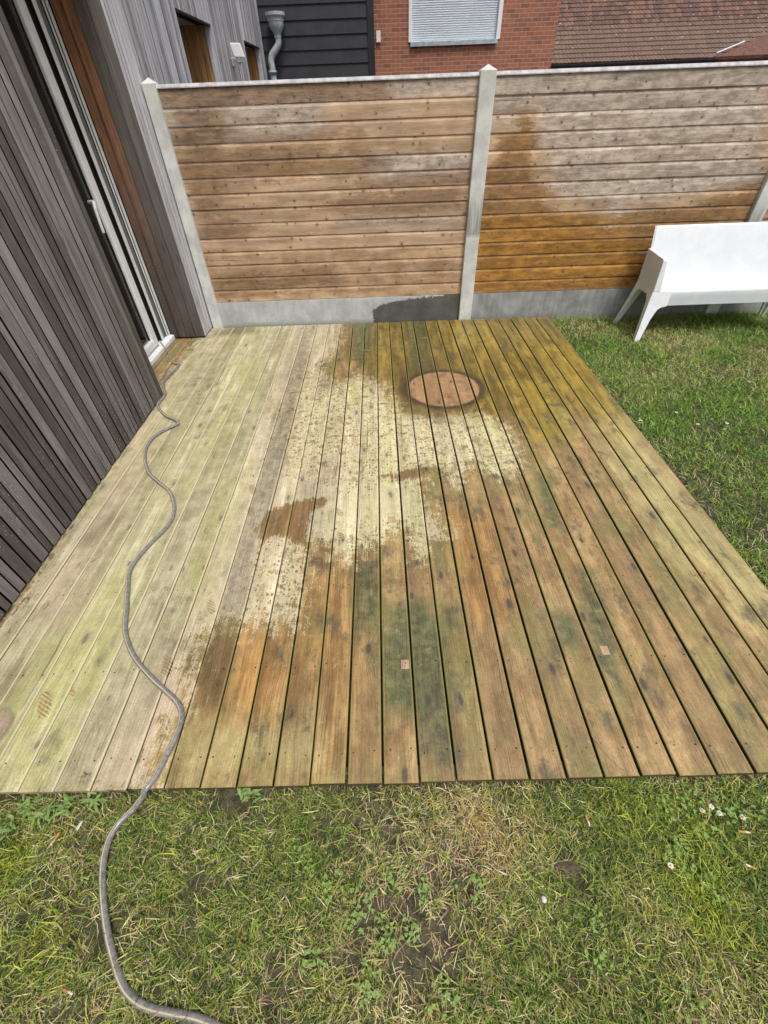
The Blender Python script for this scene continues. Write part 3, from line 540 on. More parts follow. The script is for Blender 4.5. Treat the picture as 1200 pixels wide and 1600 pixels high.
M = dict(
    deck=mat_deck(), fence=mat_fence(),
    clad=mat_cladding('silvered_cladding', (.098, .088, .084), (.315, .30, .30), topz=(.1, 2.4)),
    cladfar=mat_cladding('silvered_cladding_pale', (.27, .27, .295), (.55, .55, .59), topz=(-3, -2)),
    reveal_dark=mat_cladding('reveal_cladding', (.085, .072, .066), (.155, .135, .125), topz=(.1, 2.0)),
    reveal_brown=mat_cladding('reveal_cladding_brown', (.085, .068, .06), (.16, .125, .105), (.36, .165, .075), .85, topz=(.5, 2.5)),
    window_brown=mat_cladding('window_reveal_brown', (.40, .20, .08), (.56, .30, .13), (.6, .31, .12), .6, topz=(-3, -2)),
    wing=mat_plain('dull_red_tiles', (.15, .075, .058), .85, .25, .35, 9, .5),
    cap=mat_plain('weathered_capping', (.46, .45, .46), .75, .3, .25, 14, .2),
    backing=mat_plain('wall_membrane', (.012, .012, .013), .9, .1),
    conc=mat_concrete('grey_concrete', (.50, .52, .53), True), post=mat_post(),
    white=mat_plain('white_plastic', (.80, .81, .82), .38, .4, .03, 5),
    bench=mat_bench(),
    frame=mat_plain('white_door_frame', (.84, .86, .87), .35, .45, .06, 9),
    track=mat_plain('grey_door_track', (.20, .22, .22), .4, .5, .15, 20),
    dark_gap_fill=mat_plain('black_gap_fill', (.012, .012, .012), .6, .2),
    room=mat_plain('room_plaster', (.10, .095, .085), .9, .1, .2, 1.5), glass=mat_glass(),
    hose=mat_plain('grey_hose', (.20, .19, .195), .24, .6, .3, 60), hosey=mat_plain('yellow_hose_stripe', (.47, .41, .24), .45, .4),
    brick=mat_brick(), tiles=mat_tiles(), ground=mat_ground(),
    slate=mat_plain('dark_weatherboard', (.030, .030, .036), .55, .35, .2, 6, .1), slate2=mat_plain('dark_corner_trim', (.020, .020, .025), .5, .35, .15, 6),
    zinc=mat_plain('grey_downpipe', (.38, .42, .44), .5, .4, .2, 14), zinc2=mat_plain('zinc_sill', (.36, .42, .46), .4, .5, .2, 10),
    shutter=mat_plain('white_shutter', (.66, .71, .76), .5, .35, .04, 2), gutter=mat_plain('dark_gutter', (.06, .062, .07), .5, .4, .3, 4),
    grass=mat_tint('grass_blades', .55, .3, .28), leaf=mat_tint('leaves', .5, .35, .22), petal=mat_tint('petals', .6, .2, .2),
    butt=mat_tint('cigarette_paper', .8, .15, 0), screw=mat_plain('screw_holes', (.02, .017, .014), .8, .2),
)

GZ = -0.065     # lawn level; the deck's top is at zero
# ------------------------------------------------------------------ ground
xs = np.concatenate([[-300, -60, -20], np.arange(-8, 8.01, .1), [20, 60, 300]]); ys = np.concatenate([[-300, -60, -15], np.arange(-2, 7.01, .1), [15, 40, 100, 300]])
GX, GY = np.meshgrid(xs, ys, indexing='ij'); Pg = np.stack([GX.ravel(), GY.ravel()], 1)
gz = GZ + (vnoise(Pg, 1.3, 3) - .5) * .03 + (vnoise(Pg, 6, 4) - .5) * .014
nx, ny = len(xs), len(ys); I = np.arange(nx * ny).reshape(nx, ny)
me = np_mesh('ground', np.c_[Pg, gz], [np.stack([I[:-1, :-1].ravel(), I[1:, :-1].ravel(), I[1:, 1:].ravel(), I[:-1, 1:].ravel()], 1)], smooth=True)
tag(link_mesh('ground', me, M['ground']), kind='structure')
def ground_z(P): return GZ + (vnoise(P, 1.3, 3) - .5) * .03 + (vnoise(P, 6, 4) - .5) * .014

# ------------------------------------------------------------------ deck
deck = thing('wooden_deck', 'large timber terrace of long boards, half dry and pale, half wet and brown', 'deck', (0, 3.0, GZ))
Y0, Y1 = .508, 5.555
Xk = {k: -.0527 + .15 * k + (max(0, k - 8)) * .007 for k in range(-18, 15)}
V = []; F = []; att = {k: [] for k in ('bid', 'arris')}; matidx = []; nv = 0
for k in range(-18, 14):
    gl = .0022 + .0035 * np.clip((Xk[k] + .75) / 1.4, 0, 1); gr = .0022 + .0035 * np.clip((Xk[k + 1] + .75) / 1.4, 0, 1)
    a, b = Xk[k] + gl + rng.normal(0, .0006), Xk[k + 1] - gr + rng.normal(0, .0006)
    if k == 13: b = 2.091
    y0, y1 = Y0 + rng.normal(0, .003), Y1
    if k <= -15: y0, y1 = 3.70, 5.262
    if k == -16: pass
    prof = [(a, -.028), (a, -.006), (a + .0016, -.003), (a + .0055, -.0006)] + [(a + (b - a) * t, 0) for t in np.linspace(.09, .91, 10)] + [(b - .0055, -.0006), (b - .0016, -.003), (b, -.006), (b, -.028)]
    arr = [1, 1, 1, .8] + [0] * 10 + [.8, 1, 1, 1]
    prof = np.array(prof); m = len(prof)
    yy = np.linspace(y0, y1, int((y1 - y0) / .0125)); L = len(yy)
    dz = rng.normal(0, .0007); cup = rng.normal(0, .0006)
    bow = .0012 * np.sin(yy * rng.uniform(.5, 1.2) + rng.uniform(0, 6))
    VX = np.repeat(prof[:, 0][None], L, 0) + bow[:, None]; VY = np.repeat(yy[:, None], m, 1)
    tt = (prof[:, 0] - (a + b) / 2) / (b - a)
    VZ = np.repeat((prof[:, 1] + dz + cup * (tt * tt * 4))[None], L, 0)
    V.append(np.stack([VX.ravel(), VY.ravel(), VZ.ravel()], 1))
    I = np.arange(L * m).reshape(L, m) + nv
    F.append(np.stack([I[:-1, :-1].ravel(), I[:-1, 1:].ravel(), I[1:, 1:].ravel(), I[1:, :-1].ravel()], 1))
    # end grain: strip between the profile and its own lower line
    F.append(np.stack([I[0, :m // 2 - 0][:-1], I[0, ::-1][:m // 2][:-1], I[0, ::-1][1:m // 2], I[0, 1:m // 2]], 1)[:, ::-1])
    att['bid'].append(np.full(L * m, (k + 18) * .0311 % 1 + rng.random() * .5)); att['arris'].append(np.tile(arr, L)); nv += L * m
V = np.concatenate(V); P2 = V[:, :2]
fields = {}
W = dict(dry=.34, pocket=.14, grey=.16, pink=.35, moss=.35, olive=.3, gold=.25, green=.13, orange=.3, pale=.3, dark=.18)
for k, polys in DECK.items(): fields[k] = field(P2, polys, W[k])
fields['splash'] = field(P2, SPLASH, .5); fields['bright'] = field(P2, BRIGHT, .4)
sp = np.zeros(len(P2))
for i, (sx, sy) in enumerate(SPOTS):
    an = .5 + i * .7; lx, ly = P2[:, 0] - sx, P2[:, 1] - sy
    s = [.06, .055, .055, .075, .03, .06, .035, .04, .05, .05, .045, .03, .03, .04][i]
    u = (lx * math.cos(-.45) - ly * math.sin(-.45)) / (s * .45); v = (lx * math.sin(-.45) + ly * math.cos(-.45)) / s
    sp = np.maximum(sp, np.clip(1 - .5 * np.sqrt(u * u + v * v), 0, 1))
fields['spot'] = sp
# screw holes, two per board on every joist line, lie in the same mesh
nb_faces = sum(len(f) for f in F); matidx = [np.zeros(nb_faces, int)]
hv = []; hf = []; hn = nv
for jy in (.62, 1.02, 1.50, 2.02, 2.52, 3.02, 3.52, 4.02, 4.52, 5.02, 5.46):
    for k in range(-14, 14):
        for t in (.2, .8):
            cx = Xk[k] + (Xk[k + 1] - Xk[k]) * t + rng.normal(0, .004); cy = jy + rng.normal(0, .006); r = rng.uniform(.0028, .0042)
            c = [(cx + r * math.cos(i * math.pi / 3), cy + r * math.sin(i * math.pi / 3), .0022) for i in range(6)]
            hv += c; hf.append([hn + i for i in range(6)]); hn += 6
V = np.concatenate([V, np.array(hv)]); F.append(np.array(hf)); matidx.append(np.ones(len(hf), int))
attrs = {k: np.concatenate([np.concatenate(v), np.zeros(len(hv))]) for k, v in att.items()}
for k, v in fields.items(): attrs[k] = np.concatenate([v, np.zeros(len(hv))])
mi = np.concatenate(matidx); start = 0; sel_in = []; sel_out = []; mi_in = []; mi_out = []
for f in F:
    cen = V[f].mean(1); ins = (np.hypot(cen[:, 0] - .577, cen[:, 1] - 3.80) < .358)
    m_ = mi[start:start + len(f)]; start += len(f)
    sel_in.append(f[ins]); sel_out.append(f[~ins]); mi_in.append(m_[ins]); mi_out.append(m_[~ins])
def sub_mesh(name, faces, mm):
    used = np.unique(np.concatenate([f.ravel() for f in faces if len(f)])); remap = np.full(len(V), -1); remap[used] = np.arange(len(used))
    me = np_mesh(name, V[used], [remap[f] for f in faces], {k: v[used] for k, v in attrs.items()}, matidx=np.concatenate(mm))
    # object coordinates equal world coordinates, which the stain patterns use
    o = link_mesh(name, me, [M['deck'], M['screw']], deck); me.transform(Matrix.Translation((0, 3.0, GZ))); o.location = (0, -3.0, -GZ); return o
sub_mesh('deck_boards', sel_out, mi_out)
sub_mesh('round_hatch', sel_in, mi_in)['label'] = 'round cleaner pinkish brown disc of boards with a dark rim'
mb = MB()
for jy in (.62, 1.02, 1.50, 2.02, 2.52, 3.02, 3.52, 4.02, 4.52, 5.02, 5.46): mb.box(-2.12, 2.06, jy - .03, jy + .03, -.11, -.0285)
mb.build('joists', M['backing'], deck)
fr = MB()
fr.box(-2.10, 2.05, .545, .575, -.12, -.0285); fr.box(2.02, 2.05, .60, 5.5, -.12, -.0285)
fr.build('edge_beam', M['reveal_dark'], deck)
# ------------------------------------------------------------------ grass
def blades(P, h, w, cols, lean, flat, lift=0.):
    """curved tapering blades: 4 levels, 7 vertices"""
    n = len(P); an = rng.uniform(0, 2 * math.pi, n); z0 = ground_z(P) - .004 + lift
    la = an + math.pi / 2 + rng.normal(0, .5, n); cu = rng.normal(0, .9, n)
    V = np.zeros((n, 7, 3)); cc = np.repeat(cols[:, None, :], 7, 1)
    px, py, pz = P[:, 0].copy(), P[:, 1].copy(), z0.copy()
    pit = np.clip(np.arctan2(flat, lean), .12, 1.5)         # start angle above the ground
    droop = rng.uniform(.2, 1.25, n) * (.4 + lean * .5)
    for L, (sg, ww) in enumerate(((0, 1.), (.36, .92), (.36, .66), (.34, 0))):
        if L:
            a = la + cu * (L - 1) * .45; p = pit - droop * (L - 1) * .55
            px = px + np.cos(a) * np.cos(p) * h * sg; py = py + np.sin(a) * np.cos(p) * h * sg; pz = np.maximum(pz + np.sin(p) * h * sg, z0 + .0025)
        if L < 3:
            dx, dy = np.cos(an) * w * ww, np.sin(an) * w * ww
            V[:, 2 * L] = np.stack([px - dx, py - dy, pz], 1); V[:, 2 * L + 1] = np.stack([px + dx, py + dy, pz + w * .5], 1)
        else: V[:, 6] = np.stack([px, py, pz], 1)
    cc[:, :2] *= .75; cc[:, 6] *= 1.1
    return V.reshape(-1, 3), cc.reshape(-1, 3)

def scatter(n, x0, x1, y0, y1, dens):
    P = np.stack([rng.uniform(x0, x1, n), rng.uniform(y0, y1, n)], 1)
    return P[rng.random(n) < dens(P)]

def off_deck(P, m=0.):
    on = (P[:, 0] < 2.10 + m) & (P[:, 1] > .503 - m) & (P[:, 1] < 5.7)
    wall = (P[:, 0] < -2.1); return ~(on | wall | (P[:, 1] > 5.585))
soilP = np.array(PATCH)
def dens_front(P):
    d = .56 + .95 * (vnoise(P, 9, 11) - .45) + .8 * (vnoise(P, 22, 12) - .5)
    for p in soilP: d -= .75 * np.exp(-((P - p) ** 2 * [1.6, 1.0]).sum(1) / .0024)
    d += .35 * (P[:, 0] > .3)
    return np.clip(d, .03, 1) * off_deck(P)
G1 = np.array([.125, .19, .032]); G2 = np.array([.35, .42, .08]); G3 = np.array([.045, .095, .022]); S1 = np.array([.66, .55, .28]); S2 = np.array([.46, .34, .19]); S3 = np.array([.66, .52, .12])
def pick(P, straw):
    n = len(P); r = rng.random(n)[:, None]
    g = G1 * (1 - r) + G2 * r; dk = (rng.random(n) < .28)[:, None]; g = np.where(dk, G3, g)
    s = np.where((rng.random(n) < .5)[:, None], S1, S2); s = np.where((rng.random(n) < .12)[:, None], S3, s)
    isS = (rng.random(n) < straw)[:, None]
    c = np.where(isS, s, g) * rng.uniform(.65, 1.6, n)[:, None]
    return np.clip(c, 0, .75), isS[:, 0]
GV = []; GC = []
P = scatter(165000, -2.1, 2.6, -.75, .53, dens_front)
st = np.clip(.50 + .8 * (vnoise(P, 3, 21) - .5) - .24 * np.clip((P[:, 0] - .5) * 1.2, 0, 1), .12, .85)
yel = sum(.3 * np.exp(-((P - p) ** 2).sum(1) / .0035) for p in np.array(YELLOW)); grn = sum(np.exp(-((P - p) ** 2).sum(1) / .008) for p in np.array(LUSH))
st = np.clip(st + yel - .4 * grn, .05, .95)
c, isS = pick(P, st); n = len(P)
mm_ = (isS & (rng.random(n) < yel * 1.2)); c[mm_] = np.array([.50, .38, .10]) * rng.uniform(.8, 1.2, mm_.sum())[:, None]
mm_ = (~isS) & (rng.random(n) < np.clip(grn, 0, 1)); c[mm_] *= np.array([1.5, 1.35, .9])
c = np.clip(c, 0, .75)
v, cc = blades(P, rng.uniform(.03, .085, n), rng.uniform(.0007, .0021, n), c, rng.uniform(.3, 1.5, n), np.where(isS, rng.uniform(.1, .6, n), rng.uniform(.25, .9, n))); GV.append(v); GC.append(cc)
def dens_right(P):
    d = .72 + .8 * (vnoise(P, 2.2, 31) - .45) + .5 * (vnoise(P, 9, 32) - .5)
    d -= .75 * np.exp(-np.abs(P[:, 0] - 2.12) / .06) * (vnoise(P, 1.7, 35) > .38) * (P[:, 1] < 5)
    d -= .35 * np.exp(-(((P[:, 0] - 3.6) / .8) ** 2 + ((P[:, 1] - 5.05) / .28) ** 2))
    return np.clip(d, .05, 1) * off_deck(P)
P = scatter(200000, 2.1, 5.6, .35, 5.6, dens_right)
st = np.clip(.20 + .55 * (vnoise(P, 2.5, 41) - .5) + .35 * (vnoise(P, .9, 42) - .5), .04, .6)
c, isS = pick(P, st); n = len(P); c[~isS] *= np.array([.85, 1.12, .9])
v, cc = blades(P, rng.uniform(.035, .085, n), rng.uniform(.0012, .0026, n), c, rng.uniform(.2, 1.2, n), rng.uniform(.4, 1., n)); GV.append(v); GC.append(cc)
P = scatter(26000, 5.6, 9, -1, 5.6, lambda P: np.full(len(P), .8)); c, isS = pick(P, .2); n = len(P)
v, cc = blades(P, rng.uniform(.03, .07, n), rng.uniform(.002, .004, n), c, rng.uniform(.2, 1.1, n), rng.uniform(.5, 1., n)); GV.append(v); GC.append(cc)
TUFTS = TUFTS + [(x_, 5.50, 70, .13, .09) for x_ in np.arange(2.2, 5.6, .11)]
# longer tufts along the deck's front and side edge
for (cx, cy, nn, hh, sp_) in TUFTS:
    P = np.stack([rng.normal(cx, sp_, nn), rng.normal(cy, sp_ * .6, nn)], 1); P = P[off_deck(P)]; n = len(P)
    c, isS = pick(P, .15)
    v, cc = blades(P, rng.uniform(.5, 1., n) * hh, rng.uniform(.0008, .0017, n), c, rng.uniform(.2, 1.1, n), rng.uniform(.6, 1., n)); GV.append(v); GC.append(cc)
GV = np.concatenate(GV); GC = np.concatenate(GC); nb_ = len(GV) // 7
b0 = np.arange(nb_)[:, None] * 7
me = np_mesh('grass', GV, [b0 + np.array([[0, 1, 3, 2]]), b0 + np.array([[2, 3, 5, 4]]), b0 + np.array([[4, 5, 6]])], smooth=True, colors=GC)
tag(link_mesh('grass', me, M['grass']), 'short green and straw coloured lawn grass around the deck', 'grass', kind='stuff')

# ------------------------------------------------------------------ fence
fence = thing('garden_fence', 'brown horizontal board fence between concrete posts along the far side of the deck', 'fence', (1.0, 5.6, GZ))
FY = 5.60
zb = [.285] + [.285 + (2.150 - .285) * i / 14 for i in range(1, 15)]
def fence_panel(x0, x1, seed):
    r = np.random.default_rng(seed); V = []; F = []; B = []; nv = 0
    for i in range(14):
        a, b = zb[i] + .0015, zb[i + 1] - .0015
        # front outline from bottom to top: square lower edge, face, bevelled upper lip that tucks under the next board
        prof = [(FY + .028, a), (FY + .006, a), (FY, a + .004)] + [(FY, a + (b - a) * t) for t in (.15, .3, .45, .6, .72)] + [(FY, b - .026), (FY + .0015, b - .021), (FY + .009, b - .004), (FY + .010, b), (FY + .028, b)]
        joints = [x0, x1] if r.random() < .9 else [x0, x0 + (x1 - x0) * r.uniform(.3, .7), x1]
        for j in range(len(joints) - 1):
            xa, xb = joints[j] + (.001 if j else 0), joints[j + 1]
            L = int((xb - xa) / .03) + 2; xx = np.linspace(xa, xb, L); pr = np.array(prof); m = len(pr)
            dy = r.normal(0, .0015) + .0015 * np.sin(xx * r.uniform(.8, 2) + r.uniform(0, 6))
            V.append(np.stack([np.repeat(xx[:, None], m, 1).ravel(), (pr[:, 0][None] + dy[:, None]).ravel(), np.repeat(pr[:, 1][None], L, 0).ravel()], 1))
            I = np.arange(L * m).reshape(L, m) + nv
            F.append(np.stack([I[:-1, :-1].ravel(), I[1:, :-1].ravel(), I[1:, 1:].ravel(), I[:-1, 1:].ravel()], 1))
            F.append(np.stack([I[:-1, -1], I[1:, -1], I[1:, 0], I[:-1, 0]], 1))
            B.append(np.full(L * m, r.random())); nv += L * m
    V = np.concatenate(V); fz = V[:, [0, 2]]
    at = {k: field(fz, FENCE[k], dict(orange=.22, strong=.3, brown=.25, grey=.25)[k]) for k in FENCE}; at['bid'] = np.concatenate(B)
    me = np_mesh('fence_panel', V, F, at)
    o = link_mesh('fence_panel', me, M['fence'], fence)
    me.transform(Matrix.Translation((1.0, 5.6, GZ))); o.location = (-1.0, -5.6, -GZ)
    mb = MB(); mb.prism([(FY - .012, 2.149), (FY - .012, 2.156), (FY + .005, 2.178), (FY + .034, 2.178), (FY + .034, 2.149)], x0, x1, lambda u, v, w: (w, u, v))
    c = mb.build('capping_strip', M['cap'], fence)
    return o
fence_panel(-2.010, .980, 1); fence_panel(1.115, 4.07, 2); fence_panel(4.205, 7.16, 3)
def gravel_board(x0, x1, damp):
    xx = np.linspace(x0, x1, 120); zz = np.linspace(-.14, .284, 20); X, Z = np.meshgrid(xx, zz, indexing='ij')
    V = np.stack([X.ravel(), np.full(X.size, FY - .008) , Z.ravel()], 1); nf = X.size
    V2 = V.copy(); V2[:, 1] = FY + .035; I = np.arange(nf).reshape(X.shape)
    F = [np.stack([I[:-1, :-1].ravel(), I[1:, :-1].ravel(), I[1:, 1:].ravel(), I[:-1, 1:].ravel()], 1)]
    F.append(np.stack([I[:-1, -1], I[1:, -1], I[1:, -1] + nf, I[:-1, -1] + nf], 1))
    F.append(F[0][:, ::-1] + nf)
    V = np.concatenate([V, V2]); wet = np.clip(.5 - poly_sd(V[:, [0, 2]], [(-.10, -.4), (-.10, .135), (-.06, .165), (.02, .205), (.20, .235), (.45, .262), (.75, .275), (.80, .31), (1.4, .31), (1.4, -.4)]) / .07, 0, 1) if damp < .5 else np.zeros(len(V))
    me = np_mesh('gravel_board', V, F, dict(wet=wet, damp=np.full(len(V), damp)))
    o = link_mesh('gravel_board', me, M['conc'], fence); me.transform(Matrix.Translation((1.0, 5.6, GZ))); o.location = (-1.0, -5.6, -GZ)
gravel_board(-2.010, .980, 0.); gravel_board(1.115, 4.07, .85); gravel_board(4.205, 7.16, .8)
def concrete_post(xa, xb, wetlo, wethi):
    zz = np.linspace(-.2, 2.185, 50); a, b = xa, xb; y0, y1 = FY - .045, FY + .075; c = .009
    pr = [(a, y1), (a, y0 + c), (a + c * .3, y0 + c * .3), (a + c, y0)] + [(a + (b - a) * t, y0) for t in (.3, .5, .7)] + [(b - c, y0), (b - c * .3, y0 + c * .3), (b, y0 + c), (b, y1)]
    pr = np.array(pr); m = len(pr); L = len(zz)
    V = np.stack([np.repeat(pr[:, 0][None], L, 0).ravel(), np.repeat(pr[:, 1][None], L, 0).ravel(), np.repeat(zz[:, None], m, 1).ravel()], 1)
    I = np.arange(L * m).reshape(L, m)
    F = [np.stack([I[:-1, :-1].ravel(), I[:-1, 1:].ravel(), I[1:, 1:].ravel(), I[1:, :-1].ravel()], 1), np.stack([I[:-1, -1], I[:-1, 0], I[1:, 0], I[1:, -1]], 1)]
    wet = np.clip((V[:, 2] - wetlo) / .02, 0, 1) * np.clip((wethi - V[:, 2]) / .3, 0, 1) if wethi > 0 else np.zeros(len(V))
    me = np_mesh('concrete_post', V, F, dict(wet=wet))
    o = link_mesh('concrete_post', me, M['post'], fence); me.transform(Matrix.Translation((1.0, 5.6, GZ))); o.location = (-1.0, -5.6, -GZ)
    mb = MB(); xm, ym = (a + b) / 2, (y0 + y1) / 2; t = .012
    mb.add([(a, y0, 2.185), (b, y0, 2.185), (b, y1, 2.185), (a, y1, 2.185), (xm, ym, 2.226)], [(0, 1, 4), (1, 2, 4), (2, 3, 4), (3, 0, 4)])
    cap = mb.build('post_cap', M['post'], o)
    cap.location = (0, 0, 0); cap.data.transform(Matrix.Translation(Vector((-1.0, -5.6, -GZ)) + Vector((1.0, 5.6, GZ))))
    return o
concrete_post(-2.118, -1.998, 0, 0); concrete_post(.970, 1.122, .88, 1.35); concrete_post(4.062, 4.214, .5, 1.2); concrete_post(7.15, 7.30, .5, 1.2)

# ------------------------------------------------------------------ timber house on the left
house = thing('timber_house', 'house wall of silvery grey vertical wooden boards rising along the left of the deck', 'house', (-4.0, 4.0, GZ))
WX = -2.13; HT = 5.2
OPEN = [(3.85, 5.27, -1, 2.95), (7.20, 8.55, 1.15, 2.80), (10.60, 11.90, 1.6, 2.80)]
def clad_wall(y_from, y_to, mat):
    mb_lo = MB(); mb_hi = MB(); y = y_from; r = random.Random(int(y_from * 100) + 9)
    gp_ = .0048 if y_from < 5 else .0042
    while y < y_to - .001:
        wdt = r.choice([.058, .066, .074, .088, .104]) if y > 5.2 else r.choice([.056, .066, .074, .083, .096])
        ye = min(y + wdt, y_to); 
        if y_to - ye < .03: ye = y_to
        segs = [(.010 + r.uniform(0, .008), HT)]
        for (a, b, z0, z1) in OPEN:
            if y < b - .001 and ye > a + .001:
                ns = []
                for s in segs:
                    if z0 > s[0] + .01: ns.append((s[0], z0))
                    if z1 < s[1] - .01: ns.append((z1, s[1]))
                segs = ns
        dx = r.uniform(0, .006)
        for si, (z0, z1) in enumerate(segs):
            mb = mb_lo if si == 0 else mb_hi
            x1, ya, yb = WX - dx, y + gp_, ye - gp_; c = .0025; uc = min(.02, (yb - ya) * .4)
            mb.prism([(x1 - .014, ya + uc), (x1 - .002, ya + .001), (x1, ya + c), (x1, yb - c), (x1 - .002, yb - .001), (x1 - .014, yb - uc)], z0, z1, lambda u, v, w: (u, v, w))
        y = ye
    if mb_hi.V: mb_hi.build('wall_cladding', mat, house)
    return mb_lo.build('wall_cladding', mat, house)
def back_wall(y0, y1):
    mb = MB(); ops = sorted([o_ for o_ in OPEN if o_[0] < y1 and o_[1] > y0]); y = y0
    for (a, b, z0, z1) in ops:
        mb.box(-2.30, WX - .055, y, a, .006, HT); 
        if z0 > 0: mb.box(-2.30, WX - .055, a, b, .006, z0)
        mb.box(-2.30, WX - .055, a, b, z1, HT); y = b + .026
    mb.box(-2.30, WX - .055, y, y1, .006, HT)
    return mb.build('wall_core', M['backing'], house)
# split boards exactly at the openings
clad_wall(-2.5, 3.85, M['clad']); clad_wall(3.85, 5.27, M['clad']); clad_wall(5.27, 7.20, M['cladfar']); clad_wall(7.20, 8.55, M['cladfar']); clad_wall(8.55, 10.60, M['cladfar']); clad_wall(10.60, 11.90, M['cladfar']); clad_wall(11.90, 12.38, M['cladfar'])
back_wall(-2.5, 12.38)
mb = MB(); mb.box(-8, -2.0, -2.6, 12.39, HT, HT + .12); mb.build('roof', M['slate2'], house)
# the room behind the door
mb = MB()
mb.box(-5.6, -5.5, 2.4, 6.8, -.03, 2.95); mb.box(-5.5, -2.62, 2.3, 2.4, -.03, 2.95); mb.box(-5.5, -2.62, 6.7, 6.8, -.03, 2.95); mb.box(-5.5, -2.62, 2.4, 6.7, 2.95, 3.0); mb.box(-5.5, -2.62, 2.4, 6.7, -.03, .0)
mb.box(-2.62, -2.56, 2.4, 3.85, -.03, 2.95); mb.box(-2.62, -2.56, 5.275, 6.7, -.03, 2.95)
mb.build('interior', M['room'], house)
# door recess: boards of the far jamb face the camera, weathered brown at the back and grey at the front
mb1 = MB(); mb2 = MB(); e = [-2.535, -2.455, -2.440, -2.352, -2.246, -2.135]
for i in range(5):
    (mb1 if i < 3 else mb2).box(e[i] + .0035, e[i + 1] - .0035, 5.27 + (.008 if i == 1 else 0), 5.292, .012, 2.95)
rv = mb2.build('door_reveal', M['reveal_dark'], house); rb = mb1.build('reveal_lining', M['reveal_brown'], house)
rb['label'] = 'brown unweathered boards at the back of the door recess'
mb = MB(); mb.box(-2.56, -2.165, 3.825, 3.842, .012, 2.95); mb.box(-2.56, -2.165, 3.85, 5.26, 2.952, 2.97); mb.build('door_reveal', M['reveal_dark'], house)
mb = MB(); mb.box(-2.56, -2.19, 5.297, 5.33, .0, 2.95); mb.build('wall_core', M['backing'], house)
# sliding door
door = bpy.data.objects.new('patio_door', None); C.objects.link(door); door.parent = house; door.location = (1.45, .55, 0)
def dpart(mbuilder, name, mat): 
    o = mbuilder.build(name, mat, door); return o
mb = MB(); mb.prism([(-2.70, -.02), (-2.70, .075), (-2.585, .068), (-2.56, .060), (-2.535, .050), (-2.505, .046), (-2.500, .040), (-2.500, .001)], 3.85, 5.266, lambda u, v, w: (u, w, v))
bevel(dpart(mb, 'threshold', M['frame']), .003)
mb = MB()
for x1, ya, yb in ((-2.556, 5.050, 5.112), (-2.549, 5.196, 5.216), (-2.540, 5.230, 5.2655)): mb.box(-2.66, x1, ya, yb, .062, 2.95)
bevel(dpart(mb, 'frame', M['frame']), .003)
mb = MB(); mb.box(-2.66, -2.562, 5.121, 5.146, .062, 2.94); mb.box(-2.66, -2.562, 5.158, 5.184, .062, 2.94); dpart(mb, 'track', M['track'])
mb = MB()  # black strips fill the frame grooves, standing in for their shade
for x1, ya, yb in ((-2.559, 5.1125, 5.1205), (-2.566, 5.1465, 5.1575), (-2.556, 5.1845, 5.1955), (-2.548, 5.2165, 5.2295)): mb.box(-2.67, x1, ya, yb, .061, 2.93)
mb.box(-2.67, -2.558, 5.043, 5.0495, .061, 2.93); dpart(mb, 'dark_gap_fill', M['dark_gap_fill'])
mb = MB(); mb.box(-2.60, -2.540, 4.815, 4.925, .078, 2.93); mb.box(-2.60, -2.540, 3.86, 4.815, .078, .16); mb.box(-2.60, -2.540, 3.86, 4.815, 2.80, 2.93)
lf = bevel(dpart(mb, 'door_leaf', M['frame']), .014, 4)
mb = MB(); mb.box(-2.66, -2.580, 4.927, 5.0425, .078, 2.93); mb.box(-2.590, -2.570, 4.798, 4.814, .161, 2.799); dpart(mb, 'dark_gap_fill', M['dark_gap_fill'])  # black block stands in for the darkness of the ajar gap
mb = MB(); mb.box(-2.586, -2.578, 3.86, 4.797, .161, 2.80); dpart(mb, 'glass_pane', M['glass'])
pts = catmull([(-2.56, 4.70, 1.435), (-2.50, 4.66, 1.44), (-2.475, 4.62, 1.435), (-2.472, 4.60, 1.40), (-2.472, 4.585, 1.30), (-2.472, 4.578, 1.22)], .01)
link_mesh('handle', tube_mesh(pts, .013, 8), M['frame'], door)
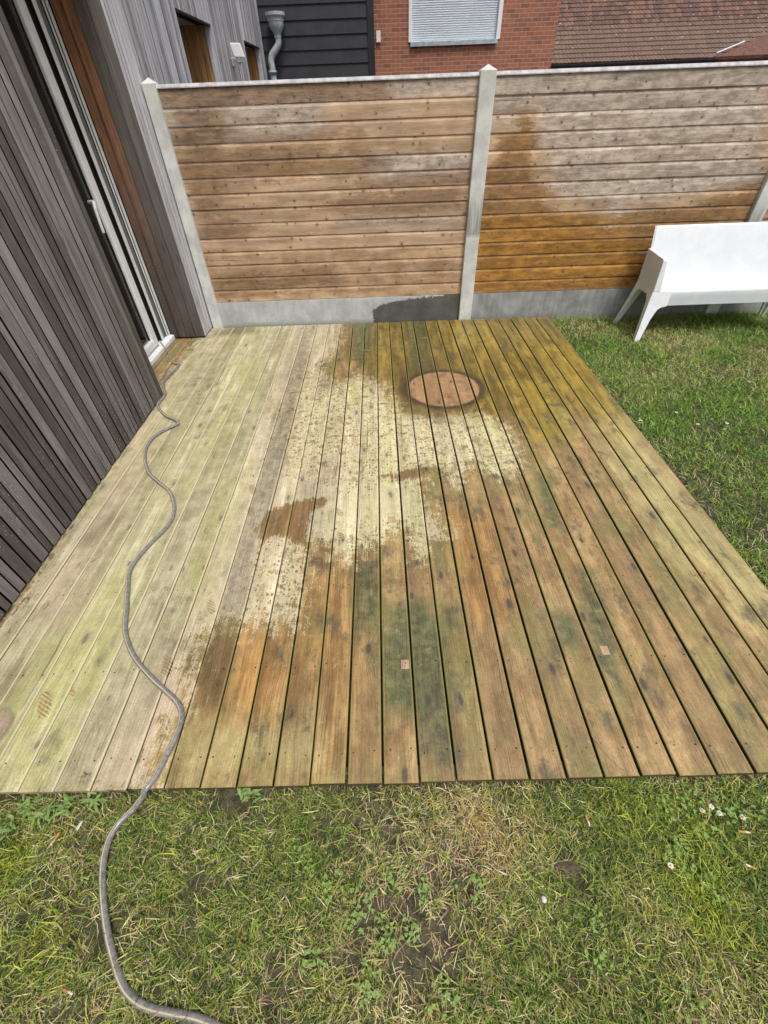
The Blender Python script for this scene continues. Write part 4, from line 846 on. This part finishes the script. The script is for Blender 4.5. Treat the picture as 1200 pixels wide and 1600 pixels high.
# window recesses beyond the fence
for (a, b, z0, z1, dp) in ((7.20, 8.55, 1.15, 2.80, .42), (10.60, 11.90, 1.6, 2.80, .30)):
    wr = bpy.data.objects.new('window', None); C.objects.link(wr); wr.parent = house; wr.location = (1.5, a - 4.0, z0)
    mb = MB(); xb = WX - .02 - dp; k = int(dp / .10); edges = np.linspace(xb, WX - .085, k + 1)
    for i in range(k): mb.box(edges[i] + .004, edges[i + 1] - .004, b - .004 + (i % 2) * .006, b + .02, z0, z1)
    mb.build('brown_jamb', M['window_brown'], wr)
    mb = MB(); mb.box(WX - .08, WX - .003, b - .012, b + .012, z0, z1); mb.box(xb, WX - .026, a - .02, a - .001, z0, z1); mb.box(xb, WX - .026, a, b - .013, z0 - .02, z0 - .002)
    mb.build('jamb', M['cladfar'], wr)
    mb = MB(); mb.box(xb, WX - .026, a, b, z1 + .002, z1 + .022); mb.build('soffit', M['cladfar'], wr)
    mb = MB(); mb.box(WX - .03, WX + .004, a - .01, b + .01, z1 - .012, z1 + .006); mb.build('lintel_flashing', M['slate2'], wr)
    mb = MB(); mb.box(xb - .06, xb - .01, a, a + .07, z0, z1); mb.box(xb - .06, xb - .01, b - .07, b, z0, z1); mb.box(xb - .06, xb - .01, a + .07, b - .07, z0, z0 + .07); mb.box(xb - .06, xb - .01, a + .07, b - .07, z1 - .07, z1)
    mb.build('frame', M['frame'], wr)
    mb = MB(); mb.box(xb - .04, xb - .03, a + .07, b - .07, z0 + .07, z1 - .07); mb.build('pane', M['glass'], wr)
    mb = MB(); mb.box(xb - .2, xb - .19, a - .05, b + .05, z0 - .05, z1 + .05); mb.build('blind', M['room'], wr)

# wall light
wl = thing('wall_light', 'small white square floodlight fixed to the grey board wall above the fence', 'wall light', (WX, 9.45, 2.50))
mb = MB(); mb.box(WX, WX + .045, 9.42, 9.52, 2.45, 2.55); bevel(mb.build('mount', M['white'], wl), .008)
mb = MB(); mb.prism([(9.40, 2.47), (9.44, 2.47), (9.44, 2.53), (9.40, 2.53)], WX + .0455, WX + .13, lambda u, v, w: (w, u, v)); mb.build('arm', M['white'], wl)
mb = MB(); mb.prism([(WX + .075, 2.545), (WX + .225, 2.535), (WX + .19, 2.685), (WX + .04, 2.69)], 9.31, 9.37, lambda u, v, w: (u, w, v)); bevel(mb.build('lamp_head', M['white'], wl), .010, 3)
mb = MB(); mb.box(WX + .10, WX + .17, 9.34, 9.45, 2.49, 2.533); bevel(mb.build('sensor', M['white'], wl), .01, 3)

# ------------------------------------------------------------------ dark weatherboarded house at the end
dh = thing('weatherboard_house', 'house end clad in dark slate coloured horizontal weatherboards behind the fence', 'house', (-2.2, 12.5, GZ))
DY = 12.42; mb = MB(); z = .0; pit = .197
zz = 3.168 - 16 * pit
while zz < 5.4:
    mb.prism([(DY - .005, zz), (DY - .032, zz), (DY - .034, zz + .006), (DY - .012, zz + pit + .02), (DY, zz + pit + .02)], -5.2, -.092, lambda u, v, w: (w, u, v)); zz += pit
mb.build('weatherboards', M['slate'], dh)
mb = MB(); mb.box(-5.2, -.0, DY + .002, 15.9, -.1, 5.6); mb.build('wall_core', M['slate2'], dh)
mb = MB(); mb.box(-.090, .042, DY - .045, DY - .001, -.1, 5.55); mb.box(.002, .040, DY, DY + .10, -.1, 5.55); bevel(mb.build('corner_trim', M['slate2'], dh), .003)
mb = MB(); mb.prism([(-5.3, 5.6), (.15, 5.6), (.15, 5.7), (-2.6, 7.2), (-5.3, 5.7)], 12.2, 16, lambda u, v, w: (u, w, v)); mb.build('roof', M['slate2'], dh)
dp = bpy.data.objects.new('downpipe', None); C.objects.link(dp); dp.parent = dh; dp.location = (.4, -.2, 0)
def lathe(prof, cx, cy, n=24):
    V = []; F = []
    for r, z in prof:
        for k in range(n): V.append((cx + r * math.cos(2 * math.pi * k / n), cy + r * math.sin(2 * math.pi * k / n), z))
    for i in range(len(prof) - 1):
        for k in range(n): F.append((i * n + k, i * n + (k + 1) % n, (i + 1) * n + (k + 1) % n, (i + 1) * n + k))
    me = bpy.data.meshes.new('lathe'); me.from_pydata(V, [], F)
    bm = bmesh.new(); bm.from_mesh(me); bmesh.ops.recalc_face_normals(bm, faces=bm.faces); bm.to_mesh(me); bm.free()
    me.polygons.foreach_set('use_smooth', [True] * len(me.polygons)); return me
HY = 12.22
h_ = lathe([(.02, 3.20), (.165, 3.205), (.168, 3.262), (.182, 3.262), (.182, 3.218), (.166, 3.205), (.150, 3.185), (.150, 3.15), (.142, 3.145), (.138, 3.10), (.105, 3.04), (.075, 3.0), (.066, 2.985), (.066, 2.94)], -1.80, HY)
ho = link_mesh('hopper', h_, M['zinc'], dp); ho.modifiers.new('edges', 'EDGE_SPLIT').split_angle = R(40)
pts = catmull([(-1.80, HY, 2.97), (-1.80, HY, 2.90), (-1.815, HY, 2.85), (-1.88, HY, 2.785), (-1.955, HY, 2.72), (-1.99, HY, 2.65), (-1.99, HY, 2.56), (-1.99, HY, 2.3), (-1.99, HY, 1.0), (-1.99, HY, 0)], .02)
link_mesh('pipe', tube_mesh(pts, .058, 16), M['zinc'], dp)
link_mesh('collar', lathe([(.060, 2.45), (.070, 2.45), (.070, 2.475), (.078, 2.475), (.078, 2.505), (.060, 2.505)], -1.99, HY), M['zinc'], dp)
mb = MB(); mb.box(-2.01, -1.97, HY + .05, DY - .03, 2.47, 2.50); mb.build('bracket', M['zinc'], dp)

# ------------------------------------------------------------------ brick house
bh = thing('brick_house', 'red brick house wall with a closed white roller shutter behind the fence', 'house', (2.5, 16, GZ))
BY = 16.0
wx0, wx1, wz0, wz1 = .905, 3.20, 3.06, 4.35
mb = MB(); mb.box(.041, wx0, BY, BY + .3, -.1, 5.6); mb.box(wx1, 4.605, BY, BY + .3, -.1, 5.6); mb.box(wx0, wx1, BY, BY + .3, -.1, wz0); mb.box(wx0, wx1, BY, BY + .3, wz1, 5.6)
mb.box(4.305, 4.605, BY + .3, 23, -.1, 5.6); mb.box(.041, 4.305, 22.7, 23, -.1, 5.6)
o = mb.build('brick_wall', M['brick'], bh)
mb = MB(); mb.prism([(BY - .35, 5.5), (19.5, 8.2), (23.35, 5.5), (23.35, 5.62), (19.5, 8.35), (BY - .35, 5.62)], -.2, 4.85, lambda u, v, w: (w, u, v)); mb.build('roof', M['tiles'], bh)
win = bpy.data.objects.new('window', None); C.objects.link(win); win.parent = bh; win.location = (-.45, 0, 3.1)
mb = MB(); mb.box(wx0, wx0 + .075, BY - .03, BY + .10, wz0, wz1); mb.box(wx1 - .10, wx1, BY - .03, BY + .10, wz0, wz1); mb.box(wx0 + .075, wx1 - .1, BY - .03, BY + .1, wz1 - .2, wz1)
bevel(mb.build('frame', M['white'], win), .006)
mb = MB(); zz = wz0 + .02
while zz < wz1 - .2:
    mb.prism([(BY + .06, zz), (BY + .045, zz), (BY + .034, zz + .014), (BY + .034, zz + .028), (BY + .046, zz + .036), (BY + .06, zz + .036)], wx0 + .075, wx1 - .10, lambda u, v, w: (w, u, v)); zz += .0385
mb.build('roller_shutter', M['shutter'], win)
mb = MB(); mb.prism([(BY + .05, wz0 + .03), (BY - .07, wz0), (BY - .07, wz0 - .075), (BY - .06, wz0 - .075), (BY - .055, wz0 - .01), (BY + .05, wz0 + .01)], wx0 + .05, wx1 - .05, lambda u, v, w: (w, u, v)); mb.build('sill', M['zinc2'], win)
mb = MB(); mb.box(.100, .205, BY - .05, BY - .001, 3.08, 3.28); bevel(mb.build('vent_box', M['white'], bh), .008)

# ------------------------------------------------------------------ tiled house far right
th = thing('tiled_roof_house', 'far low house with an old mottled red clay tile roof at the top right', 'house', (13, 28, GZ))
EX0, EX1, EY, EZ, PIT = 5.0, 26.0, 26.0, 2.93, math.atan(.78)
def tile_roof(ox, oy, oz, ux, uy, run_dir, width, slant, pitch, name):
    """wave tiles: each course overlaps the one below; u along the eave, s up the slope"""
    tw, tl = .165, .235; ncol = int(width / tw); nrow = int(slant / tl)
    per = 6; us = np.linspace(0, ncol * tw, ncol * per + 1)
    wave = .022 * np.abs(np.sin(np.pi * us / tw)) ** 1.2
    V = []; F = []; B = []; Rw = []; nv = 0
    u3 = np.array([ux, uy, 0.]); r3 = np.array([run_dir[0] * math.cos(pitch), run_dir[1] * math.cos(pitch), math.sin(pitch)]); n3 = np.cross(u3, r3); n3 *= np.sign(n3[2])
    for r in range(nrow):
        tb = np.repeat(rng.random(ncol), per); tb = np.append(tb, tb[-1])
        jit = np.repeat(rng.normal(0, .004, ncol), per); jit = np.append(jit, jit[-1])
        for s, lift in ((r * tl, .0), (r * tl, .034), ((r + 1) * tl + .02, .006)):
            pts = np.array([ox, oy, oz]) + us[:, None] * u3 + (s + jit)[:, None] * r3 + (wave + lift)[:, None] * n3
            V.append(pts); B.append(tb); Rw.append(np.full(len(us), r / nrow))
        L = len(us); I = np.arange(3 * L).reshape(3, L) + nv; nv += 3 * L
        F.append(np.stack([I[:-1, :-1].ravel(), I[:-1, 1:].ravel(), I[1:, 1:].ravel(), I[1:, :-1].ravel()], 1))
    me = np_mesh(name, np.concatenate(V), F, dict(bid=np.concatenate(B), row=np.concatenate(Rw)))
    return link_mesh(name, me, M['tiles'], th), nrow * tl
ro, sl = tile_roof(EX0, EY, EZ, 1, 0, (0, 1), EX1 - EX0, 3.32, PIT, 'tile_roof')
ry, rz = EY + sl * math.cos(PIT), EZ + sl * math.sin(PIT)
pts = [(x, ry, rz + .03) for x in np.arange(EX0, EX1, .2)]
link_mesh('ridge_tiles', tube_mesh(pts, [.10 + .012 * (i % 2) for i in range(len(pts))], 10), M['zinc2'], th)
mb = MB(); mb.box(EX0 + .1, EX1, EY + .3, ry * 2 - EY - .3, -.1, EZ + .1); mb.prism([(EY + .3, EZ + .1), (ry, rz - .25), (2 * ry - EY - .3, EZ + .1)], EX0 + .1, EX0 + .4, lambda u, v, w: (w, u, v)); mb.build('wall', M['brick'], th)
mb = MB(); mb.prism([(ry, rz), (ry, rz - .1), (2 * ry - EY, EZ - .1), (2 * ry - EY, EZ)], EX0, EX1, lambda u, v, w: (w, u, v)); mb.build('rear_roof', M['slate2'], th)
mb = MB(); gp = [(EY - .13 + .075 * math.cos(t), EZ - .01 + .075 * math.sin(t)) for t in np.linspace(math.pi, 2 * math.pi, 9)]
gp += [(u + (.006 if u > EY - .13 else -.0), v + .012) for u, v in []] 
mb.prism(gp, EX0 - .1, 14.4, lambda u, v, w: (w, u, v)); mb.box(EX0, 14.4, EY - .03, EY + .0, EZ - .24, EZ - .005); mb.build('gutter', M['gutter'], th)
# small cross wing with its white valley strip
mb = MB(); A = (14.30, EY - .03, EZ + .04); B_ = (17.9, EY + 1.15, EZ + .04 + .95); Cc = (16.6, EY - 2.2, EZ - .02)
mb.add([A, B_, Cc, (A[0], A[1], A[2] - .1), (B_[0], B_[1], B_[2] - .1), (Cc[0], Cc[1], Cc[2] - .1)], [(0, 2, 1), (3, 4, 5), (0, 1, 4, 3), (1, 2, 5, 4), (2, 0, 3, 5)]); mb.build('wing_roof', M['wing'], th)
link_mesh('valley_flashing', tube_mesh([tuple(np.array(A) * (1 - t) + np.array(B_) * t + np.array((0, -.05, .10))) for t in np.linspace(0, .34, 8)], .026, 8), M['shutter'], th)

# ------------------------------------------------------------------ bench
bn = thing('plastic_bench', 'white moulded plastic garden bench standing on the grass against the fence', 'bench', (3.83, 5.2, GZ))
BX0, BX1 = 2.965, 4.63
def arc(cx, cy, r, a0, a1, n=6): return [(cx + r * math.cos(R(a0 + (a1 - a0) * i / n)), cy + r * math.sin(R(a0 + (a1 - a0) * i / n))) for i in range(n + 1)]
def sweep(name, top, bot, x0, x1, nx=14, sag=0.):
    """shell between two polylines (y,z) swept along x"""
    out = top + bot[::-1]; V = []; F = []; m = len(out)
    for i in range(nx + 1):
        t = i / nx; x = x0 + (x1 - x0) * t; dz = -sag * math.sin(math.pi * t)
        V += [(x, y, z + dz) for y, z in out]
    for i in range(nx):
        for j in range(m): F.append((i * m + j, i * m + (j + 1) % m, (i + 1) * m + (j + 1) % m, (i + 1) * m + j))
    F += [tuple(range(m)), tuple(nx * m + j for j in range(m - 1, -1, -1))]
    me = bpy.data.meshes.new(name); me.from_pydata(V, [], F)
    bm = bmesh.new(); bm.from_mesh(me); bmesh.ops.recalc_face_normals(bm, faces=bm.faces); bm.to_mesh(me); bm.free()
    me.polygons.foreach_set('use_smooth', [True] * len(me.polygons))
    o = link_mesh(name, me, M['bench'], bn); s = o.modifiers.new('edges', 'EDGE_SPLIT'); s.split_angle = R(40); return o
seat_top = [(4.996, .276), (4.990, .36), (4.986, .405)] + [(4.989, .420), (4.998, .429), (5.012, .432)] + [(5.06, .4305), (5.09, .427), (5.12, .421), (5.16, .411), (5.20, .402), (5.235, .397), (5.255, .397)]
seat_bot = [(5.004, .276), (4.998, .36), (4.996, .400), (5.003, .412), (5.015, .416), (5.06, .415), (5.09, .412), (5.12, .406), (5.16, .396), (5.20, .387), (5.235, .381), (5.255, .379)]
sweep('seat', seat_top, seat_bot, BX0 + .03, BX1 - .03, 16, .0)
back_f = [(5.255, .397), (5.275, .405), (5.292, .425), (5.308, .47), (5.332, .56), (5.367, .70), (5.408, .84), (5.438, .935), (5.444, .948), (5.452, .953)]
back_b = [(5.265, .379), (5.29, .395), (5.308, .425), (5.325, .47), (5.349, .56), (5.384, .70), (5.425, .84), (5.456, .935), (5.460, .946), (5.456, .951)]
sweep('backrest', back_f, back_b, BX0 + .045, BX1 - .045, 16, .0)
def arm(side):
    xo = BX0 if side < 0 else BX1; s = -side
    pts = [(5.000, .395), (4.985, .43), (5.015, .715), (5.022, .728), (5.035, .733), (5.385, .755), (5.395, .748), (5.385, .60), (5.375, .36)] + [(5.33, .345), (5.31, .362), (5.28, .372), (5.10, .372), (5.06, .362), (5.035, .345)]
    mb = MB(); mb.prism(pts, 0, 1., lambda u, v, w: (xo + s * w * (.042 + .040 * max(0., (.735 - v)) / .33) + s * .012 * (v - .4), u, v)); bevel(mb.build('armrest', M['bench'], bn), .008, 3)
    mb = MB(); mb.prism([(5.385, .40), (5.388, .74), (5.462, .952), (5.446, .946), (5.372, .70), (5.335, .56), (5.31, .45)], .0, .034, lambda u, v, w: (xo + s * (.030 + .03 * max(0., .75 - v) + w), u, v)); bevel(mb.build('backrest_side', M['bench'], bn), .006, 2)
def leg(side, front):
    xo = BX0 if side < 0 else BX1; s = -side; zg = GZ - .015
    def sx(z): return xo - s * .085 * max(0, (.43 - z)) / .5        # legs splay outwards
    mb = MB()
    if front:
        def fy(z): return 4.988 - .135 * max(0, (.40 - z)) / .48
        outl = [(-.002, .43)] + [(0, z) for z in (.3, .15, 0, zg)] + [(.058, zg), (.066, 0), (.092, .15), (.112, .21)] + [(.130, .250), (.165, .272), (.215, .279), (.215, .43)]
        mb.prism(outl, 0, .028, lambda u, v, w: (sx(v) + s * u, fy(v) + w, v))
        outl = [(0, .43), (0, .3), (0, 0), (0, zg), (.040, zg), (.046, 0), (.058, .2), (.066, .30), (.080, .345), (.105, .368), (.105, .43)]
        mb.prism(outl, 0, .028, lambda u, v, w: (sx(v) + s * w, fy(v) + .0015 + u, v))
    else:
        def fy(z): return 5.372 + .10 * max(0, (.40 - z)) / .48
        outl = [(0, .44), (0, .3), (0, 0), (0, zg), (.036, zg), (.042, 0), (.052, .2), (.060, .30), (.074, .345), (.10, .368), (.10, .44)]
        mb.prism(outl, 0, .028, lambda u, v, w: (sx(v) + s * w, fy(v) - u, v))
        outl = [(0, .43), (0, .15), (0, zg), (.05, zg), (.06, 0), (.085, .2), (.11, .36), (.11, .43)]
        mb.prism(outl, 0, .028, lambda u, v, w: (sx(v) + s * u, fy(v) - .0015 - w, v))
    bevel(mb.build('leg', M['bench'], bn), .006, 3)
for s in (-1, 1):
    arm(s); leg(s, True); leg(s, False)
link_mesh('drain_hole', lathe([(.0, .4235), (.007, .4235)], 3.46, 5.094, 12), M['track'], bn)

# ------------------------------------------------------------------ hose
hp = []
for (x, y, z) in HOSE:
    if 2.0 < y < 3.87: x = max(x, WX + .016)
    hp.append((x, y, z))
path = catmull(hp, .012)
for i in range(len(path)):
    if path[i][1] < .50: path[i][2] = min(path[i][2], ground_z(path[i][None, :2])[0] + .03)
    elif path[i][1] < 4.6: path[i][2] = max(path[i][2], .0112)
    if 3.5 < path[i][1] < 3.86: path[i][0] = max(path[i][0], WX + .013)
kz = np.ones(11) / 11; path[:, 2] = np.convolve(np.pad(path[:, 2], 5, 'edge'), kz, 'valid'); path[:, 2] = np.where((path[:, 1] > .50) & (path[:, 1] < 4.6), np.maximum(path[:, 2], .0124), path[:, 2])
rad = np.where(path[:, 1] > 4.55, .0075, .0124)
k = np.ones(9) / 9; rad = np.convolve(np.pad(rad, 4, 'edge'), k, 'valid')
me = tube_mesh(path, rad, 16, stripe=3)
tag(link_mesh('garden_hose', me, [M['hose'], M['hosey']]), 'long grey garden hose with a thin yellow stripe winding down the deck onto the grass', 'hose')

# ------------------------------------------------------------------ small things in the lawn
def leaf_strip(n_, L, W, bend, tipw=.15, lobes=0):
    V = []; F = []
    for i in range(n_ + 1):
        t = i / n_; wv = W * (math.sin(math.pi * min(1, t * .92 + .08)) ** .7) * (1 - .1 * t) + W * tipw * (1 - t)
        if lobes: wv *= 1 + .28 * math.sin(t * lobes * 2 * math.pi)
        z = bend[0] * t + bend[1] * t * t; V += [(L * t, -wv / 2, z + .10 * wv), (L * t, 0, z), (L * t, wv / 2, z + .10 * wv)]
    for i in range(n_):
        for j in range(2): F.append((i * 3 + j, (i + 1) * 3 + j, (i + 1) * 3 + j + 1, i * 3 + j + 1))
    return V, F
def leaf_mesh(name, leaves):
    """leaves: (verts, faces, rotz, offset, colour)"""
    VV = []; FF = []; CC = []
    for V, F, rz, of, col in leaves:
        b = len(VV); c, s = math.cos(rz), math.sin(rz)
        VV += [(x * c - y * s + of[0], x * s + y * c + of[1], z + of[2]) for x, y, z in V]; FF += [tuple(i + b for i in f) for f in F]; CC += [col] * len(V)
    me = bpy.data.meshes.new(name); me.from_pydata(VV, [], FF)
    at = me.attributes.new('tint', 'FLOAT_COLOR', 'POINT'); at.data.foreach_set('color', np.c_[np.array(CC), np.ones(len(CC))].astype(np.float32).ravel())
    me.polygons.foreach_set('use_smooth', [True] * len(me.polygons)); return me
def gz_at(x, y): return float(ground_z(np.array([[x, y]]))[0])
ROS_LABELS = ['broad leafy weed rosette at the deck edge, leftmost of the big ones', 'leafy weed cut by the left edge of the photo', 'small leafy weed at the deck edge just left of the hose', 'bright weed tuft touching the deck edge right of the hose', 'low weed on bare soil below the big leftmost rosette', 'narrow leafed weed between the leftmost rosette and the white petal']
for i, (x, y) in enumerate(ROSETTE):
    r = random.Random(i); lv = []
    for k in range(r.randint(16, 26)):
        V, F = leaf_strip(7, r.uniform(.022, .055), r.uniform(.007, .012), (r.uniform(.3, 1.1) * .04, -.028), .25, r.choice([0, 0, 5]))
        g = r.uniform(.8, 1.25); lv.append((V, F, r.uniform(0, 6.28), (r.gauss(0, .016), r.gauss(0, .012), r.uniform(0, .016)), (.21 * g, .31 * g, .095 * g)))
    o = link_mesh('weed', leaf_mesh('weed', lv), M['leaf']); o.location = (x, y, gz_at(x, y) + .012); tag(o, ROS_LABELS[i], 'weed', 'leafy weeds along the deck edge')
allclover = []
for i, (x, y) in enumerate(CLOVER):
    r = random.Random(100 + i)
    for st_ in range(r.randint(10, 22)):
        cx, cy = x + r.gauss(0, .026), y + r.gauss(0, .022); zc = gz_at(cx, cy) + r.uniform(.012, .04); a0 = r.uniform(0, 6.28)
        for k in range(3):
            V, F = leaf_strip(4, r.uniform(.006, .011), r.uniform(.006, .009), (.0015, -.002), .1); g = r.uniform(.8, 1.3)
            allclover.append((V, F, a0 + k * 2.094 + r.uniform(-.2, .2), (cx, cy, zc), (.20 * g, .31 * g, .07 * g)))
tag(link_mesh('clover', leaf_mesh('clover', allclover), M['leaf']), 'small green clover leaves scattered in patches over the front lawn', 'clover', kind='stuff')
def daisy_mesh(n_, rad, col, open_, seed):
    r = random.Random(seed); lv = []
    for k in range(n_):
        V, F = leaf_strip(3, rad * r.uniform(.85, 1.1), rad * .42, (open_, -.002), .2); lv.append((V, F, 2 * math.pi * k / n_ + r.uniform(-.1, .1), (0, 0, 0), col))
    return leaf_mesh('petals', lv)
def disc_mesh(r, h, col, n=10):
    V = [(r * math.cos(2 * math.pi * k / n), r * math.sin(2 * math.pi * k / n), 0) for k in range(n)] + [(.7 * r * math.cos(2 * math.pi * k / n), .7 * r * math.sin(2 * math.pi * k / n), h) for k in range(n)] + [(0, 0, h * 1.15)]
    F = [(k, (k + 1) % n, n + (k + 1) % n, n + k) for k in range(n)] + [(n + k, n + (k + 1) % n, 2 * n) for k in range(n)]
    return leaf_mesh('disc', [(V, F, 0, (0, 0, 0), col)])
DL = ['white daisy leftmost in the cluster beside the deck corner', 'white daisy in the middle of the cluster beside the deck corner', 'white daisy rightmost in the cluster, nearest the cigarette end', 'white daisy at the back of the cluster touching the deck edge', 'white daisy alone in the grass below the daisy cluster']
def daisy(x, y, rad, z, label, group, seed, tilt):
    t = thing('daisy', label, 'flower', (x, y, gz_at(x, y)), group); r = random.Random(seed)
    st_ = tube_mesh([(0, 0, 0), (.002, .001, z * .5), (.003, .002, z)], .0009, 5)
    s = bpy.data.objects.new('stem', st_); C.objects.link(s); st_.materials.append(M['screw' if False else 'grass']); s.parent = t
    at = st_.attributes.new('tint', 'FLOAT_COLOR', 'POINT'); at.data.foreach_set('color', np.tile([.12, .2, .05, 1], len(st_.vertices)).astype(np.float32))
    pm = daisy_mesh(12, rad, (.78, .78, .76), .002, seed); p = bpy.data.objects.new('petals', pm); pm.materials.append(M['petal']); C.objects.link(p); p.parent = t; p.location = (.003, .002, z); p.rotation_euler = tilt
    dm = disc_mesh(rad * .36, rad * .25, (.7, .45, .04)); c = bpy.data.objects.new('flower_centre', dm); dm.materials.append(M['petal']); C.objects.link(c); c.parent = p; c.location = (0, 0, .001)
for i, (x, y) in enumerate(DAISY): daisy(x, y, .0115, .034, DL[i], 'daisies at the front right', 40 + i, (random.uniform(-.5, .1), random.uniform(-.4, .4), 0))
FL = ['tiny white daisy in the right lawn, nearest the deck edge', 'tiny white daisy in the right lawn, closest to the wet deck corner side', 'tiny white daisy in the right lawn, middle of the loose row', 'tiny white daisy in the right lawn, farthest back of the loose row', 'tiny white daisy in the right lawn, front right of the loose row', 'tiny white daisy just behind the front right one in the right lawn', 'tiny white daisy in front of the bench, just right of its near leg', 'tiny white daisy in front of the middle of the bench', 'tiny white daisy near the right edge, well in front of the bench']
FL[1] = 'tiny white daisy beside the deck, leftmost in the right lawn'; FL[0] = 'tiny white daisy second from the deck in the right lawn'
for i, (x, y) in enumerate(FLOW2): daisy(x, y, .015, .045, FL[i], 'daisies in the right lawn', 60 + i, (random.uniform(-.5, .1), random.uniform(-.4, .4), 0))
BL = ['cigarette end with orange filter and long white stub, upper left of the hose', 'bent cigarette end with orange filter, lower left beside the hose', 'cigarette end standing upright with orange filter near the deck edge in the centre right', 'cigarette end with orange filter farthest right and lower of the right pair', 'pale cigarette end just below the daisy cluster, upper of the right pair']
for i, (a, b) in enumerate(BUTTS):
    a = np.array(a); b = np.array(b); m = (a + b) / 2; d = b - a; L = min(max(np.linalg.norm(d), .03), .042); an = math.atan2(d[1], d[0])
    t = thing('cigarette_end', BL[i], 'cigarette end', (m[0], m[1], gz_at(m[0], m[1]) + .028), 'cigarette ends in the grass'); t.rotation_euler = (0, random.uniform(-.25, .25), an)
    def cyl(x0, x1, r0, r1, col, nm, steps=6):
        xs_ = np.linspace(x0, x1, steps); me = tube_mesh([(x, .0006 * math.sin(x * 300), .0004 * math.cos(x * 410)) for x in xs_], list(np.linspace(r0, r1, steps)), 10)
        at = me.attributes.new('tint', 'FLOAT_COLOR', 'POINT'); at.data.foreach_set('color', np.tile([*col, 1], len(me.vertices)).astype(np.float32))
        me.materials.append(M['butt']); o = bpy.data.objects.new(nm, me); C.objects.link(o); o.parent = t
    cyl(-L / 2, L * .08, .0042, .0040, (.52, .25, .08), 'filter'); cyl(L * .081, L / 2, .0040, .0030, (.62, .58, .52), 'paper_stub')
TL = ['white petal shaped scrap beside the orange cigarette end on the left', 'white folded scrap at the deck edge above the left cigarette end', 'square white scrap lying alone in the centre right of the lawn']
for i, (x, y) in enumerate(BITS):
    V, F = leaf_strip(4, [.034, .026, .018][i], [.010, .018, .016][i], (.008, -.006), .5)
    o = link_mesh('paper_scrap', leaf_mesh('paper_scrap', [(V, F, [1.2, .6, .1][i], (0, 0, 0), (.66, .68, .64))]), M['petal']); s = o.modifiers.new('thickness', 'SOLIDIFY'); s.thickness = .0012
    o.location = (x, y, gz_at(x, y) + .03); tag(o, TL[i], 'litter', 'white scraps in the grass')
pts = catmull(STRAW, .01)
me = tube_mesh(pts, .0011, 6); at = me.attributes.new('tint', 'FLOAT_COLOR', 'POINT'); at.data.foreach_set('color', np.tile([.52, .46, .28, 1], len(me.vertices)).astype(np.float32))
tag(link_mesh('dry_stem', me, M['grass']), 'thin dry straw stem lying over the front edge of the deck', 'stem')
sp_ = []
for (xa, ya), (xb, yb) in ((SPRIG[0], SPRIG[1]), (SPRIG[1], SPRIG[2]), (SPRIG[0], SPRIG[3]), (SPRIG[3], SPRIG[1])):
    d = math.hypot(xb - xa, yb - ya); V, F = leaf_strip(5, d, .011, (.006, -.005), .3); sp_.append((V, F, math.atan2(yb - ya, xb - xa), (xa, ya, .004), (.22, .30, .10)))
tag(link_mesh('grass_sprig', leaf_mesh('grass_sprig', sp_), M['leaf']), 'loose green grass sprig lying on the wet boards near the fence', 'sprig')
